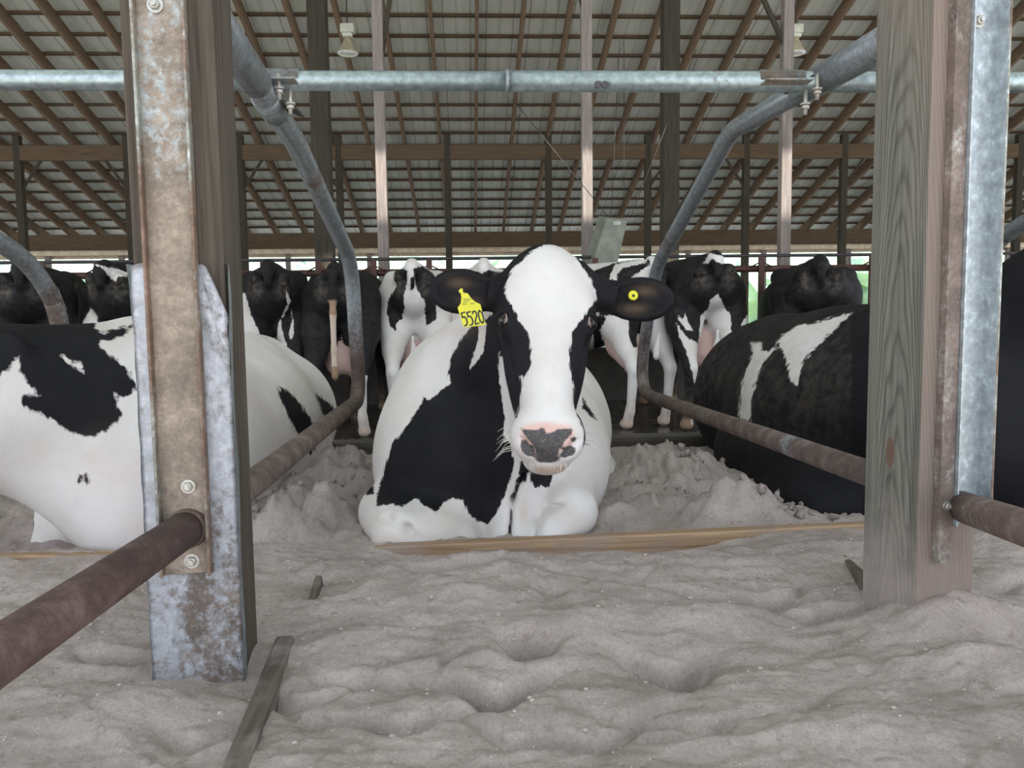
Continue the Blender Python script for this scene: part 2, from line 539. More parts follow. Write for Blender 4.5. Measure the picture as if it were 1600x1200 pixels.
def sand_z(X, Y):
    z = .055 * np.clip((Y - 1.35) / .6, 0, 1) + 0 * X
    back = np.clip((Y - 2.06) / .12, 0, 1)
    z = z * (1 - back) - .015 * back
    z = z - .07 * np.clip((Y - 3.6) / .5, 0, 1)
    # broad humps and scooped ripples running across
    z += .030 * fbm(X * 2.2, Y * 3.4, 4, 3)
    wx, wy = X + .25 * fbm(X * 2.5, Y * 2.5, 3, 11), Y + .14 * fbm(X * 2.0, Y * 3, 3, 19)
    r = 1 - np.abs(2 * fbm(wx * 1.9, wy * 6.5, 3, 23))
    z += .008 * (np.clip(r, 0, 1) ** 2 - .6)
    z += .006 * np.abs(fbm(X * 9, Y * 12, 4, 31)) * 2 * (1 + back)
    z += .0030 * fbm(X * 14, Y * 34, 4, 43, .6)
    z += .0050 * np.abs(fbm(X * 40, Y * 40, 4, 37)) ** 1.2 * 1.6
    z += .05 * back * np.abs(fbm(X * 7, Y * 7, 4, 47)) * np.clip((3.6 - Y), 0, 1)
    for (px, py, rx, ry, d) in [(830, 1014, .045, .035, -.075), (1055, 1037, .07, .04, -.085), (770, 1072, .10, .022, -.065),
                                (1170, 950, .14, .02, -.045), (1290, 964, .12, .02, -.04), (700, 915, .14, .02, -.02),
                                (590, 1060, .12, .018, -.022), (600, 1120, .16, .02, -.03), (900, 1145, .13, .02, -.03),
                                (1130, 1130, .2, .02, -.018), (190, 1032, .07, .02, -.06), (960, 925, .12, .016, -.012),
                                (300, 1150, .06, .02, -.02), (1050, 1150, .08, .02, -.02), (860, 945, .03, .06, -.02),
                                (1600, 1000, .12, .05, -.03), (1560, 925, .10, .02, -.02), (450, 1085, .10, .02, -.02),
                                (1480, 985, .13, .09, .075), (1330, 1150, .2, .08, .025), (1550, 1040, .15, .08, .03),
                                (1100, 980, .12, .05, .02), (900, 985, .10, .05, .02), (960, 1080, .12, .04, .015),
                                (520, 1010, .12, .06, .02), (120, 1120, .2, .08, .02), (240, 1100, .08, .04, .02)]:
        p = atZ(px, py, 0)
        if d < 0:   # steep far wall, gentle near slope
            e_ = (Y - p[1] - .35 * (X - p[0]) ** 2 / rx + .012 * np.sin(X * 40)) / ry
            e_ = np.where(e_ > 0, e_ * 2.2, e_ * .7)
            z += 1.25 * d * np.exp(-((X - p[0]) / rx) ** 2 - e_ ** 2)
        else:
            z += d * np.exp(-((X - p[0]) / rx) ** 2 - ((Y - p[1]) / ry) ** 2)
    for (px, py, Yd, rx, ry, h) in [(470, 830, 2.5, .16, .14, .10), (545, 770, 3.0, .22, .25, .10), (430, 820, 2.3, .1, .1, .07),
                                    (1060, 770, 2.9, .16, .2, .11), (1150, 800, 2.35, .13, .13, .10), (1020, 800, 2.45, .14, .12, .04),
                                    (980, 790, 3.0, .12, .15, .06), (30, 800, 3.0, .35, .3, .16), (1600, 760, 2.9, .3, .3, .10),
                                    (1110, 810, 2.3, .1, .1, .05)]:
        p = atY(px, py, Yd)
        lump = 1 + .8 * fbm(X * 11, Y * 11, 5, 53, .62)
        z += h * lump * np.exp(-((X - p[0]) / rx) ** 2 - ((Y - p[1]) / ry) ** 2)
    # sand drifted against the front board: open in the middle, high at the ends
    bx = np.exp(-((X - .22) / .50) ** 4)
    bd = np.exp(-((Y - 2.0) / .075) ** 2)
    z -= .062 * bx * bd
    return z


def dens(parts):
    out = []
    for a, b, s in parts:
        out.append(np.arange(a, b, s))
    return np.concatenate(out)


xs = dens([(-3.6, -1.5, .03), (-1.5, 1.9, .0062), (1.9, 4.2, .03)])
ys = dens([(.55, .95, .03), (.95, 2.12, .006), (2.12, 4.12, .02)])
sand = grid_mesh('sand_bedding', xs, ys, sand_z, M_sand)
tag(sand, 'pale grey brown sand bedding scooped and heaped across the stalls', 'sand', kind='stuff')


def sand_h(x, y): return float(sand_z(np.array([x]), np.array([y]))[0])


bm = bmesh.new()
for k in range(600):
    x, y = rng.uniform(-1.1, 1.6), rng.uniform(1.0, 1.95)
    r = abs(rng.normal(0, .0022)) + .0014
    if rng.random() < .05: r *= 2.0
    r = min(r, .0055)
    res = bmesh.ops.create_icosphere(bm, subdivisions=1, radius=r, matrix=Matrix.Translation((x, y, sand_h(x, y) + r * .3)) @ Matrix.Diagonal((1, .8, .6, 1)))
tag(finish('sand_crumbs', bm, M_pebble), 'small pale crumbs and pebbles strewn on the sand', 'pebbles', kind='stuff')
# bigger clods lying behind the board
bm = bmesh.new()
for k in range(170):
    c = [(-.55, 2.55), (-.45, 2.9), (.95, 2.35), (.78, 2.9), (.72, 2.5), (1.05, 2.25), (-1.5, 2.9), (2.1, 2.9)][k % 8]
    x, y = c[0] + rng.normal(0, .12), c[1] + rng.normal(0, .12)
    if y < 2.12 or y > 4: continue
    r = rng.uniform(.004, .014)
    res = bmesh.ops.create_icosphere(bm, subdivisions=2, radius=r, matrix=Matrix.Translation((x, y, sand_h(x, y) + r * .3)))
    for v in res['verts']:
        v.co += Vector(rng.normal(0, r * .22, 3))
tag(finish('sand_clods', bm, M_sand, None, True), 'crumbly clods of damp sand lying on the mounds behind the board', 'sand', kind='stuff')


# ------------------------------------------------------------------ planks in the sand
def plank(name, a, b, thick, height, mat, label, cat='board'):
    bm = bmesh.new()
    a, b = Vector(a), Vector(b)
    d = (b - a)
    s = d.cross(Vector((0, 0, 1))).normalized()
    beam_between(bm, a - Vector((0, 0, height / 2)), b - Vector((0, 0, height / 2)), thick, height, s, .004)
    return tag(finish(name, bm, mat), label, cat)


def zoff(p, dz): return (p[0], p[1], p[2] + dz)


a, b = atY(585, 852, 2.05), atY(1368, 816, 2.06)
plank('stall_board', a, b, .04, .16, M_board, 'brown plank on edge in the sand in front of the facing cow')
a, b = atY(-120, 868, 2.0), atY(215, 862, 2.05)
plank('stall_board', a, b, .04, .16, M_board, 'brown plank on edge under the cow left of the metal-clad post')
a, b = atY(1535, 842, 2.05), atY(1720, 856, 2.05)
plank('stall_board', a, b, .04, .16, M_board, 'brown plank end under the pipe right of the grey wooden post')
a, b = atZ(352, 1230, .012), atZ(446, 992, .022)
plank('stub_board', a, b, .034, .12, M_stub, 'half buried grey board edge running past the metal-clad post')
a, b = atZ(487, 935, .03), atZ(500, 893, .06)
plank('stub_board', a, b, .016, .08, M_stub, 'small dark board tip poking from sand right of the metal-clad post')
a, b = atZ(1352, 898, .06), atZ(1318, 868, .035)
plank('stub_board', a, b, .02, .09, M_stub, 'pointed board end leaning against the grey wooden post in the sand')


# ------------------------------------------------------------------ roof
RZ = lambda Y: .63 + 9.6 - .316 * Y
RIDGE, EAVE = 4.2, 23.6
ceil = empty('ceiling', (0, 14, RZ(14)), kind='structure')
M_roof = (lambda t: t.set(t.ramp(t.noise(1.2, 6, (3, .3, 1)), [(.3, (.42, .45, .40)), (.55, (.56, .585, .54)), (.75, (.68, .69, .66))]), .6, .0,
                          t.noise(3, 4), .1, .01))(NT('roof_metal'))
SL = math.hypot(1, .316)
DX = .778
# ribbed sheets, one object each
npan = 40
pw = 1.0
prof = [(0, 0), (.1, 0), (.115, .02), (.135, .02), (.15, 0), (.35, 0), (.365, .02), (.385, .02), (.4, 0), (.6, 0), (.615, .02), (.635, .02), (.65, 0),
        (.85, 0), (.865, .02), (.885, .02), (.9, 0), (1.0, 0)]
me = bpy.data.meshes.new('roof_sheet')
vv, ff = [], []
for yy in (RIDGE, EAVE):
    for (x, z) in prof: vv.append((x, yy, RZ(yy) + z))
n = len(prof)
for i in range(n - 1): ff.append((i, i + 1, n + i + 1, n + i))
me.from_pydata(vv, [], ff)
me.materials.append(M_roof)
for k in range(npan):
    o = link_mesh('roof_sheet', me, ceil)
    o.matrix_parent_inverse = Matrix.Translation(ceil.location).inverted()
    o.location = (-20 + k * pw, 0, 0)
# purlins
me = bpy.data.meshes.new('purlin')
b_ = bmesh.new()
box(b_, (-20, -.035, -.045), (20, .035, 0))
b_.to_mesh(me); b_.free()
me.materials.append(M_beam)
dP = .0000435 * 1250 * 9.6
Y = 1 / (.001139 / (1250 * 9.6) * 1250 * 9.6) * 0 + (1250 * 9.6) * .001139
ks = np.arange(-16, 26)
for k in ks:
    Yk = Y + k * dP
    if Yk < RIDGE or Yk > EAVE: continue
    o = link_mesh('purlin', me, ceil)
    o.matrix_parent_inverse = Matrix.Translation(ceil.location).inverted()
    o.location = (0, Yk, RZ(Yk) - .002)
# rafters
me = bpy.data.meshes.new('rafter')
b_ = bmesh.new()
beam_between(b_, (0, RIDGE, RZ(RIDGE) - .16), (0, EAVE - .1, RZ(EAVE - .1) - .16), .06, .23, (1, 0, 0))
b_.to_mesh(me); b_.free()
me.materials.append(M_rafter)
for k in range(-24, 25):
    o = link_mesh('rafter', me, ceil)
    o.matrix_parent_inverse = Matrix.Translation(ceil.location).inverted()
    o.location = (.22 + k * DX, 0, 0)
# near roof slope on the other side of the open ridge slot
bm = bmesh.new()
rz0 = RZ(RIDGE)
NS = -4.3
for k in range(40):
    a0, a1 = -20 + k, -19 + k
    v = [bm.verts.new(p) for p in ((a0, RIDGE - .62, rz0 + .05), (a1, RIDGE - .62, rz0 + .05), (a1, NS, rz0 - .316 * (RIDGE - NS)), (a0, NS, rz0 - .316 * (RIDGE - NS)))]
    bm.faces.new(v)
bmesh.ops.solidify(bm, geom=bm.faces[:], thickness=.03)
o = finish('ceiling_near_slope', bm, M_roof, ceil)

# mid beam, braces, posts
yb = 17.6
zb = atY(800, 238, yb)[2]
bm = bmesh.new()
box(bm, (-16, yb - .07, zb - .15), (17, yb + .07, zb + .15))
finish('mid_beam', bm, M_beam, ceil)
ords = ['leftmost', 'second', 'third', 'fourth', 'fifth', 'sixth', 'seventh', 'eighth', 'ninth', 'tenth', 'eleventh', 'twelfth', 'thirteenth']


def roof_post(px, Y, wpx, mat, label, group, top=None, brace=None, name='roof_post', py=300):
    X = atY(px, py, Y)[0]
    wd = wpx * Y / 1250
    t = empty(name, (X, Y, FL), label, 'post', group)
    top = top if top is not None else RZ(Y) - .2
    bm = bmesh.new()
    box(bm, (X - wd / 2, Y - wd / 2, FL), (X + wd / 2, Y + wd / 2, top), bevel=.006)
    finish('timber', bm, mat, t)
    for s in (brace or []):
        bm = bmesh.new()
        beam_between(bm, (X, Y, s[1]), (X + s[0], Y, s[2]), .04, .05, (0, 1, 0))
        finish('knee_brace', bm, M_rpost, t)
    return t


for i, px in enumerate([32, 202, 378, 531, 700, 857, 1012, 1165, 1317, 1470, 1590]):
    br = [(.45, zb - .8, zb - .15)] if i % 2 == 0 else [(-.45, zb - .8, zb - .15)]
    if px in (700, 857): br = []
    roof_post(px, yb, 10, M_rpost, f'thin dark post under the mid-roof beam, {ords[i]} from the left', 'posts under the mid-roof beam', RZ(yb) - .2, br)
# diagonal ties near the beam
for (x0, y0, x1, y1) in [(150, 180, 195, 255), (1195, 230, 1175, 290), (1370, 180, 1322, 290), (865, 200, 860, 270), (1022, 230, 1018, 280)]:
    pass
for (px, wp, tl) in [(505, 27, 'left'), (1046, 25, 'right')]:
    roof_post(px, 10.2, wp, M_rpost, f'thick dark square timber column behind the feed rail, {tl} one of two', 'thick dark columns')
for i, (px, tl, br) in enumerate([(597, 'left', [(.22, 3.3, 4.6)]), (917, 'middle', [(-.15, 3.9, 4.6)]), (1226, 'right', [(-.5, 3.6, 4.6)])]):
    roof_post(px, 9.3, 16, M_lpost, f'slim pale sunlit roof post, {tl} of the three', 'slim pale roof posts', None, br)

# eave header with posts
ye = 22.3
zt, zbm = atY(800, 362, ye)[2], atY(800, 386, ye)[2]
bm = bmesh.new()
box(bm, (-18, ye - .05, zbm), (19, ye + .05, zt))
finish('eave_beam', bm, M_beam, ceil)
bm = bmesh.new()
cyl(bm, (-18, ye - .2, zbm - .08), (19, ye - .2, zbm - .08), .07, 10)
box(bm, (-18, ye + .06, zbm - .22), (19, ye + .09, zbm))
finish('rolled_curtain', bm, m_plain('curtain_tan', (.55, .45, .33), .8), ceil)
for i, px in enumerate([75, 190, 325, 450, 577, 700, 825, 950, 1075, 1193, 1325, 1450, 1575]):
    roof_post(px, ye, 7, M_lpost, f'short post under the far eave, {ords[i]} from the left', 'posts under the far eave', zbm + .02, py=400)

# ------------------------------------------------------------------ feed barrier
YF = 8.55
zc = atY(800, 400, YF)[2]
zr = atY(800, 424, YF)[2]
fb = empty('feed_barrier', (0, YF, FL), 'rusty red feed barrier with upright stanchions in front of the standing cows', 'barrier')
bm = bmesh.new()
cyl(bm, (-6, YF, zr), (7, YF, zr), .036, 12)
finish('top_rail', bm, M_redrail, fb)
bm = bmesh.new()
cyl(bm, (-6, YF, .42), (7, YF, .42), .03, 12)
finish('bottom_rail', bm, M_redrail, fb)
for px in range(-40, 1660, 86):
    px = px + 0
    X = atY(px + 23, 420, YF)[0]
    bm = bmesh.new()
    box(bm, (X - .03, YF - .06, .3), (X + .03, YF - .03, zr + .13), bevel=.004)
    tube(bm, [(X - .12, YF - .05, zr + .015), (X, YF - .05, zr + .075), (X + .12, YF - .05, zr + .015)], .009, 6)
    finish('stanchion', bm, M_redrail, fb)
bm = bmesh.new()
cyl(bm, (-6.5, YF + .3, zc), (7.5, YF + .3, zc), .019, 10)
tag(finish('cross_pipe', bm, M_cable), 'thin dark pipe running level above the red feed barrier', 'pipe')


# ------------------------------------------------------------------ hanging lamps and box
def lamp(px, side):
    Y = 11.0
    c = atY(px, 62, Y)
    s = Y / 1250
    t = empty('hanging_lamp', tuple(c), f'dusty bell-shaped barn lamp hanging from the roof, {side} one of two', 'lamp', 'bell-shaped barn lamps')
    bm = bmesh.new()
    cyl(bm, c + [0, 0, 22 * s], (c[0], Y, RZ(Y) - .05), .008, 6)
    finish('cord', bm, M_cable, t)
    bm = bmesh.new()
    box(bm, c + np.array([-10, -7, 9]) * s, c + np.array([10, 7, 22]) * s, bevel=.015)
    box(bm, c + np.array([-7, -6, 3]) * s, c + np.array([7, 6, 9]) * s, bevel=.01)
    finish('ballast_box', bm, m_plain('lamp_housing', (.5, .5, .42), .6), t)
    bm = bmesh.new()
    tube(bm, [c + np.array([0, 0, z]) * s for z in (3, 0, -8, -16, -20)], [.04, .045, .08, .115, .14], 20)
    finish('reflector', bm, m_plain('lamp_shade_dusty', (.33, .29, .2), .5, 0, .3), t, True)
    bm = bmesh.new()
    tube(bm, [c + np.array([0, 0, z]) * s for z in (-20, -22, -23.5)], [.141, .12, .05], 20)
    finish('lens', bm, m_plain('lamp_lens', (.6, .63, .6), .25), t, True)


lamp(543, 'left')
lamp(1243, 'right')
Yb = 8.75
t = empty('hanging_box', tuple(atY(955, 372, Yb)), 'tilted grey green metal box hanging by wires beside the middle pale post', 'box')
bm = bmesh.new()
P = [atY(x, y, Yb) for x, y in ((948, 341), (981, 343), (964, 418), (926, 414))]
Q = [p + np.array([-.06, .22, .05]) for p in P]
va = [bm.verts.new(p) for p in P]
vb = [bm.verts.new(p) for p in Q]
bm.faces.new(va); bm.faces.new(vb[::-1])
for i in range(4): bm.faces.new((va[i], va[(i + 1) % 4], vb[(i + 1) % 4], vb[i]))
bmesh.ops.bevel(bm, geom=bm.edges[:], offset=.008, segments=1, affect='EDGES')
finish('casing', bm, m_plain('grey_green_metal', (.20, .21, .17), .6, .2), t)
bm = bmesh.new()
p = atY(964, 349, Yb - .006)
box(bm, p + [-.04, -.004, -.02], p + [.04, 0, .02])
finish('label_plate', bm, m_plain('plate_grey', (.42, .43, .4), .5), t)
for (x0, y0, x1, y1) in [(955, 334, 962, 190), (975, 334, 975, 190), (950, 338, 870, 240), (985, 340, 1040, 200)]:
    bm = bmesh.new()
    p, q = atY(x0, y0, Yb + .1), atY(x1, y1, Yb + .3)
    q = p + (q - p) * 1.9
    cyl(bm, p, q, .004, 5)
    finish('wire', bm, M_cable, t)

# ------------------------------------------------------------------ trees outside
M_leaf = m_plain('hazed_tree_leaves', (.40, .55, .45), .9, 0, .25, .5, .3)  # leaf colour paled to carry the distance haze and glare
bm = bmesh.new()
for k in range(300):
    x = rng.uniform(-48, 48)
    yy = rng.uniform(60, 72)
    r = rng.uniform(1.2, 3.2)
    res = bmesh.ops.create_icosphere(bm, subdivisions=2, radius=r, matrix=Matrix.Translation((x, yy, rng.uniform(.3, 5.0))))
    for v in res['verts']: v.co += Vector(rng.normal(0, r * .14, 3))
tag(finish('distant_woodland', bm, M_leaf), 'pale hazy belt of trees beyond the far open side', 'trees', kind='stuff')


# ------------------------------------------------------------------ front posts
def rotz(p, pivot, a):
    c, s = math.cos(a), math.sin(a)
    x, y = p[0] - pivot[0], p[1] - pivot[1]
    return (pivot[0] + c * x - s * y, pivot[1] + s * x + c * y, p[2])


def bm_rotz(bm, pivot, a):
    bmesh.ops.transform(bm, matrix=Matrix.Translation(Vector(pivot)) @ Matrix.Rotation(a, 4, 'Z') @ Matrix.Translation(-Vector(pivot)), verts=bm.verts[:])


TOP = 1.75
# --- left, metal clad. front face X from PL0 to PL1 at Y=PLY
pl = atZ(250, 1078, 0)
PLX0, PLX1, PLY = -.557, -.410, 1.385
piv = (PLX1, PLY, 0)
LP = empty('support_post', ((PLX0 + PLX1) / 2, PLY + .07, 0), 'wooden post clad in dented galvanized sheet with rusty steel channel, left foreground', 'post')
bm = bmesh.new()
box(bm, (PLX0, PLY, -.25), (PLX1, PLY + .14, TOP), bevel=.004)
bm_rotz(bm, piv, math.radians(4))
finish('timber', bm, M_postL, LP)


def lp(x, z, y=0):  # local on the front face; x in px at the face from left edge
    return Vector(rotz((PLX0 + x, PLY - y, z), piv, math.radians(4)))


# sheet: thin skin on the front face wrapping the corners, top torn open
zt_s = atY(340, 412, PLY)[2]
zb_s = -.03
W = PLX1 - PLX0
bm = bmesh.new()
nx, nz = 26, 60
grid = []
for j in range(nz + 1):
    row = []
    for i in range(nx + 1):
        u = i / nx
        x = -.003 + u * (W + .006)
        f = j / nz
        ztop = zt_s + (.006 * math.sin(u * 9) - .004)
        if u > .7:  # the torn flap at the right
            ztop -= .085 * max(0, (u - .78) / .22) ** 1.2
        z = zb_s + (ztop - zb_s) * f + (.02 * (1 - u) * (1 - f) * -1)
        d = .0028 + .0006 * math.sin(13 * u + 7 * f)
        if f > .82 and u > .66:  # curled and dented
            q = (f - .82) / .18
            d += .016 * q * math.sin((u - .66) / .34 * 3.0) + .005 * (1 + math.sin(u * 38 + f * 60)) * q * (f < .97)
        if f > .80 and u < .2:
            d += .004 * abs(math.sin(f * 45))
        row.append(bm.verts.new(lp(x, z, d)))
    grid.append(row)
for j in range(nz):
    for i in range(nx):
        f = bm.faces.new((grid[j][i], grid[j][i + 1], grid[j + 1][i + 1], grid[j + 1][i]))
        f.smooth = True
bmesh.ops.solidify(bm, geom=bm.faces[:], thickness=.0012)
finish('galvanized_sheet', bm, M_sheet, LP)
# side returns of the sheet
for nm, x, zt in (('sheet_return', W + .0035, zt_s), ('sheet_return', -.0035, zt_s)):
    bm = bmesh.new()
    pts = []
    for j in range(40):
        f = j / 39
        z = zb_s + (zt - zb_s) * f
        q = max(0, (f - .86) / .14)
        k = 1 if x > 0 else -1
        pts.append((lp(x + k * (.006 * q + .0008 * math.sin(j * 1.3)), z, .004 + .010 * q * (x > 0)), lp(x + k * .001, z, -.014 - .006 * math.sin(j * .4))))
    vs = [(bm.verts.new(a), bm.verts.new(b)) for a, b in pts]
    for j in range(39): bm.faces.new((vs[j][0], vs[j][1], vs[j + 1][1], vs[j + 1][0]))
    bmesh.ops.solidify(bm, geom=bm.faces[:], thickness=.0012)
    finish(nm, bm, M_sheet2, LP)
# channel open to the viewer
CW, CD, ct = .083, .024, .005
cx0 = .024
zch0, zch1 = atY(310, 892, PLY)[2], TOP
zmid = zch0 + .0


def channel(P, cx0, CW, CD, ct, z0, z1, fn, mat, CR=None):
    CR = CR or CD
    for nm, lo, hi in (('channel_web', (cx0, .004, z0), (cx0 + CW, .004 + ct, z1)),
                       ('channel_flange', (cx0, .004, z0), (cx0 + ct, .004 + CD, z1)),
                       ('channel_flange', (cx0 + CW - ct, .004, z0), (cx0 + CW, .004 + CR, z1))):
        bm = bmesh.new()
        z0_ = z0
        bx = [(a, d, z) for a in (lo[0], hi[0]) for d in (lo[1], hi[1]) for z in (z0_, z1)]
        vs = [bm.verts.new(fn(a, z, d)) for a, d, z in bx]
        for q in ((0, 1, 3, 2), (4, 5, 7, 6), (0, 1, 5, 4), (2, 3, 7, 6), (0, 2, 6, 4), (1, 3, 7, 5)): bm.faces.new([vs[i] for i in q])
        bmesh.ops.recalc_face_normals(bm, faces=bm.faces[:])
        bmesh.ops.bevel(bm, geom=bm.edges[:], offset=.0012, segments=1, affect='EDGES')
        o = finish(nm, bm, mat[0] if nm == 'channel_web' else mat[1], P)


channel(LP, cx0, CW, CD, ct, zch0, zch1, lp, (M_chanL, M_flangeL))
fd = Vector(rotz((0, -1, 0), (0, 0, 0), math.radians(4)))
for (px, py, r) in ((260, 14, .0085), (302, 757, .008), (308, 872, .0085)):
    q = atY(px, py, PLY)
    hexbolt('bolt', LP, lp(cx0 + CW * (.42 if py < 100 else .60), q[2], .009), fd, r, M_bolt, .009)

# --- right, grey timber turned a little
PRX0, PRY = .852, 1.46
pivr = (PRX0, PRY, 0)
AR = math.radians(15)
RP = empty('support_post', (PRX0 + .07, PRY + .07, 0), 'weathered grey wooden post with blue grey steel channel, right foreground', 'post')
bm = bmesh.new()
box(bm, (PRX0, PRY, -.25), (PRX0 + .142, PRY + .142, TOP), bevel=.003)
bm_rotz(bm, pivr, AR)
o = finish('timber', bm, M_post, RP)


def rp(x, z, y=0):
    return Vector(rotz((PRX0 + x, PRY - y, z), pivr, AR))


zr0 = atY(1500, 822, PRY)[2]
channel(RP, .068, .072, .022, .004, zr0, TOP, rp, (M_chanR, M_chanR), .034)
bm = bmesh.new()
prism(bm, [(.1358, zr0), (.1402, zr0), (.1402, TOP), (.1358, TOP)], lambda u, v, t: rp(u, v, .038 + t), .0012)
finish('rust_edge', bm, M_flangeL, RP)
# mounting strap that runs lower than the channel, rounded end
bm = bmesh.new()
zs = atY(1480, 880, PRY)[2]
o2 = [(.034, TOP), (.034, zs + .014), (.040, zs + .003), (.052, zs), (.066, zs + .014), (.068, TOP)]
prism(bm, o2, lambda u, v, t: rp(u, v, .001 + t), .016)
finish('mounting_strap', bm, M_strap, RP)
fdr = Vector(rotz((0, -1, 0), (0, 0, 0), AR))
q = atY(1475, 790, PRY)
hexbolt('bolt', RP, rp(.050, q[2], .017), fdr, .007, M_bolt, .008)
q = atY(1518, 28, PRY)
hexbolt('bolt', RP, rp(.092, q[2], .009), fdr, .0085, M_bolt, .009)

# ------------------------------------------------------------------ stall dividers
XL, XR = -.478, .900
PR = .030


def divider(name, pix, X, label, r=PR, rad=.1, cutz=None, first=None, matlow=M_lowpipe, fixed=None):
    pts = [atX(x, y, X) for x, y in pix] if fixed is None else [np.array(p) for p in fixed]
    t = empty(name, tuple(pts[0]), label, 'stall divider')
    return t, pts


# far-side loops: upper arm, nose, lower rail
def loop(t, pts, rads, r, k):
    p = fillet(pts, rads, 10)
    n = len(p)
    bm = bmesh.new()
    tube(bm, p, r, 24)
    finish('bent_pipe', bm, M_div, t, True)


# left loop
tL, pL = divider('stall_divider', [(352, 62), (462, 222), (543, 405), (562, 610), (395, 748)], XL,
                 'bent grey pipe divider with rusty lower rail right behind the metal-clad post')
pL = [np.array([XL, 1.46, 1.215]), atX(462, 222, XL), atX(549, 408, XL), np.array([XL, 3.47, .27]), np.array([XL, 1.5, .27])]
loop(tL, pL, [.06, .16, .16], PR, 30)
tR, pR = divider('stall_divider', [(1378, 72)], XR, 'bent grey pipe divider with rusty lower rail left of the grey wooden post')
pR = [atX(1420, 45, XR), atX(1142, 205, XR), atX(1024, 420, XR), atX(996, 612, XR), atX(1400, 755, XR)]
loop(tR, pR, [.07, .16, .34], PR, 30)
# sleeve collars where the arm slides into the wider tube
for t, P0, P1, f in ((tL, pL[0], pL[1], .52), (tR, pR[0], pR[1], .48)):
    P0, P1 = Vector(P0), Vector(P1)
    m = P0.lerp(P1, f)
    bm = bmesh.new()
    tube(bm, [P0.lerp(P1, 0), m, m + (P1 - P0).normalized() * .002], [PR + .007, PR + .007, PR + .003], 28)
    finish('sleeve', bm, M_div, t, True)
# neighbours seen at the picture's edges
tl2, p2 = divider('stall_divider', [(0, 380)], XL - 1.25, 'curved grey pipe divider at the left edge behind the black and white cow')
XL2 = XL - 1.25
pl2 = [atX(-150, 310, XL2), atX(-60, 345, XL2), atX(60, 415, XL2), atX(104, 520, XL2), atX(104, 640, XL2), atX(30, 700, XL2)]
bm = bmesh.new()
tube(bm, fillet(pl2, [.1, .35, .3, .2], 10), PR + .006, 24)
finish('upper_arm', bm, M_div, tl2, True)
XR2 = XR + 1.2
tr2, p2 = divider('stall_divider', [(1560, 372)], XR2, 'short stretch of grey pipe divider at the right edge beyond the grey post')
pr2 = [atX(1660, 320, XR2), atX(1590, 352, XR2), atX(1545, 390, XR2), atX(1500, 520, XR2), atX(1500, 620, XR2), atX(1560, 700, XR2)]
bm = bmesh.new()
tube(bm, fillet(pr2, [.1, .2, .3, .2], 8), PR, 20)
finish('upper_arm', bm, M_div, tr2, True)
# near-side lower rails coming towards the viewer
a = lp(cx0 + CW * .55, atY(288, 822, PLY)[2], .0)
t = empty('stall_divider', tuple(a), 'rusty brown pipe rail running from the metal-clad post to the lower left corner', 'stall divider')
d = Vector(atY(-60, 1062, .78)) - a
bm = bmesh.new()
tube(bm, [a, a + d * .5, a + d * 1.3], .0305, 32)
finish('lower_rail', bm, M_rust, t, True)
bm = bmesh.new()
tube(bm, [a + d * .0, a + d * .035], [.036, .0325], 24)
finish('weld_collar', bm, M_lowpipe, t, True)
a = rp(.100, atY(1510, 795, PRY)[2], .0)
t = empty('stall_divider', tuple(a), 'rusty brown pipe rail running from the grey wooden post off the right edge', 'stall divider')
d = Vector(atY(1640, 838, 1.14)) - a
bm = bmesh.new()
tube(bm, [a, a + d * .5, a + d * 2.2], .030, 32)
finish('lower_rail', bm, M_lowpipe, t, True)

# ------------------------------------------------------------------ neck rail
YR = 2.02
zl, zrr = atY(200, 125, YR)[2], atY(1500, 129, YR)[2]
zn = (zl + zrr) / 2
nr = empty('neck_rail', (0, YR, zn), 'long galvanized steel neck rail across the top of the stalls', 'rail')
xj = atY(793, 128, YR)[0]
bm = bmesh.new()
tube(bm, [(-2.4, YR, zl), (xj + .02, YR, (zl + zrr) / 2)], .0235, 28)
finish('rail_pipe', bm, M_galv, nr, True)
bm = bmesh.new()
tube(bm, [(xj, YR, (zl + zrr) / 2), (2.6, YR, zrr)], .0255, 28)
finish('rail_pipe', bm, M_galv, nr, True)
bm = bmesh.new()
tube(bm, [(xj - .006, YR, zn), (xj + .004, YR, zn)], .0275, 28)
finish('coupling_lip', bm, M_div, nr, True)
for px in (934, 945):
    p = atY(px, 132, YR - .0245)
    bm = bmesh.new()
    cyl(bm, p + [0, .004, 0], p + [0, -.0015, 0], .0085, 16)
    finish('hole_disc', bm, M_cable, nr)  # dark disc standing in for a shaded hole in the rail
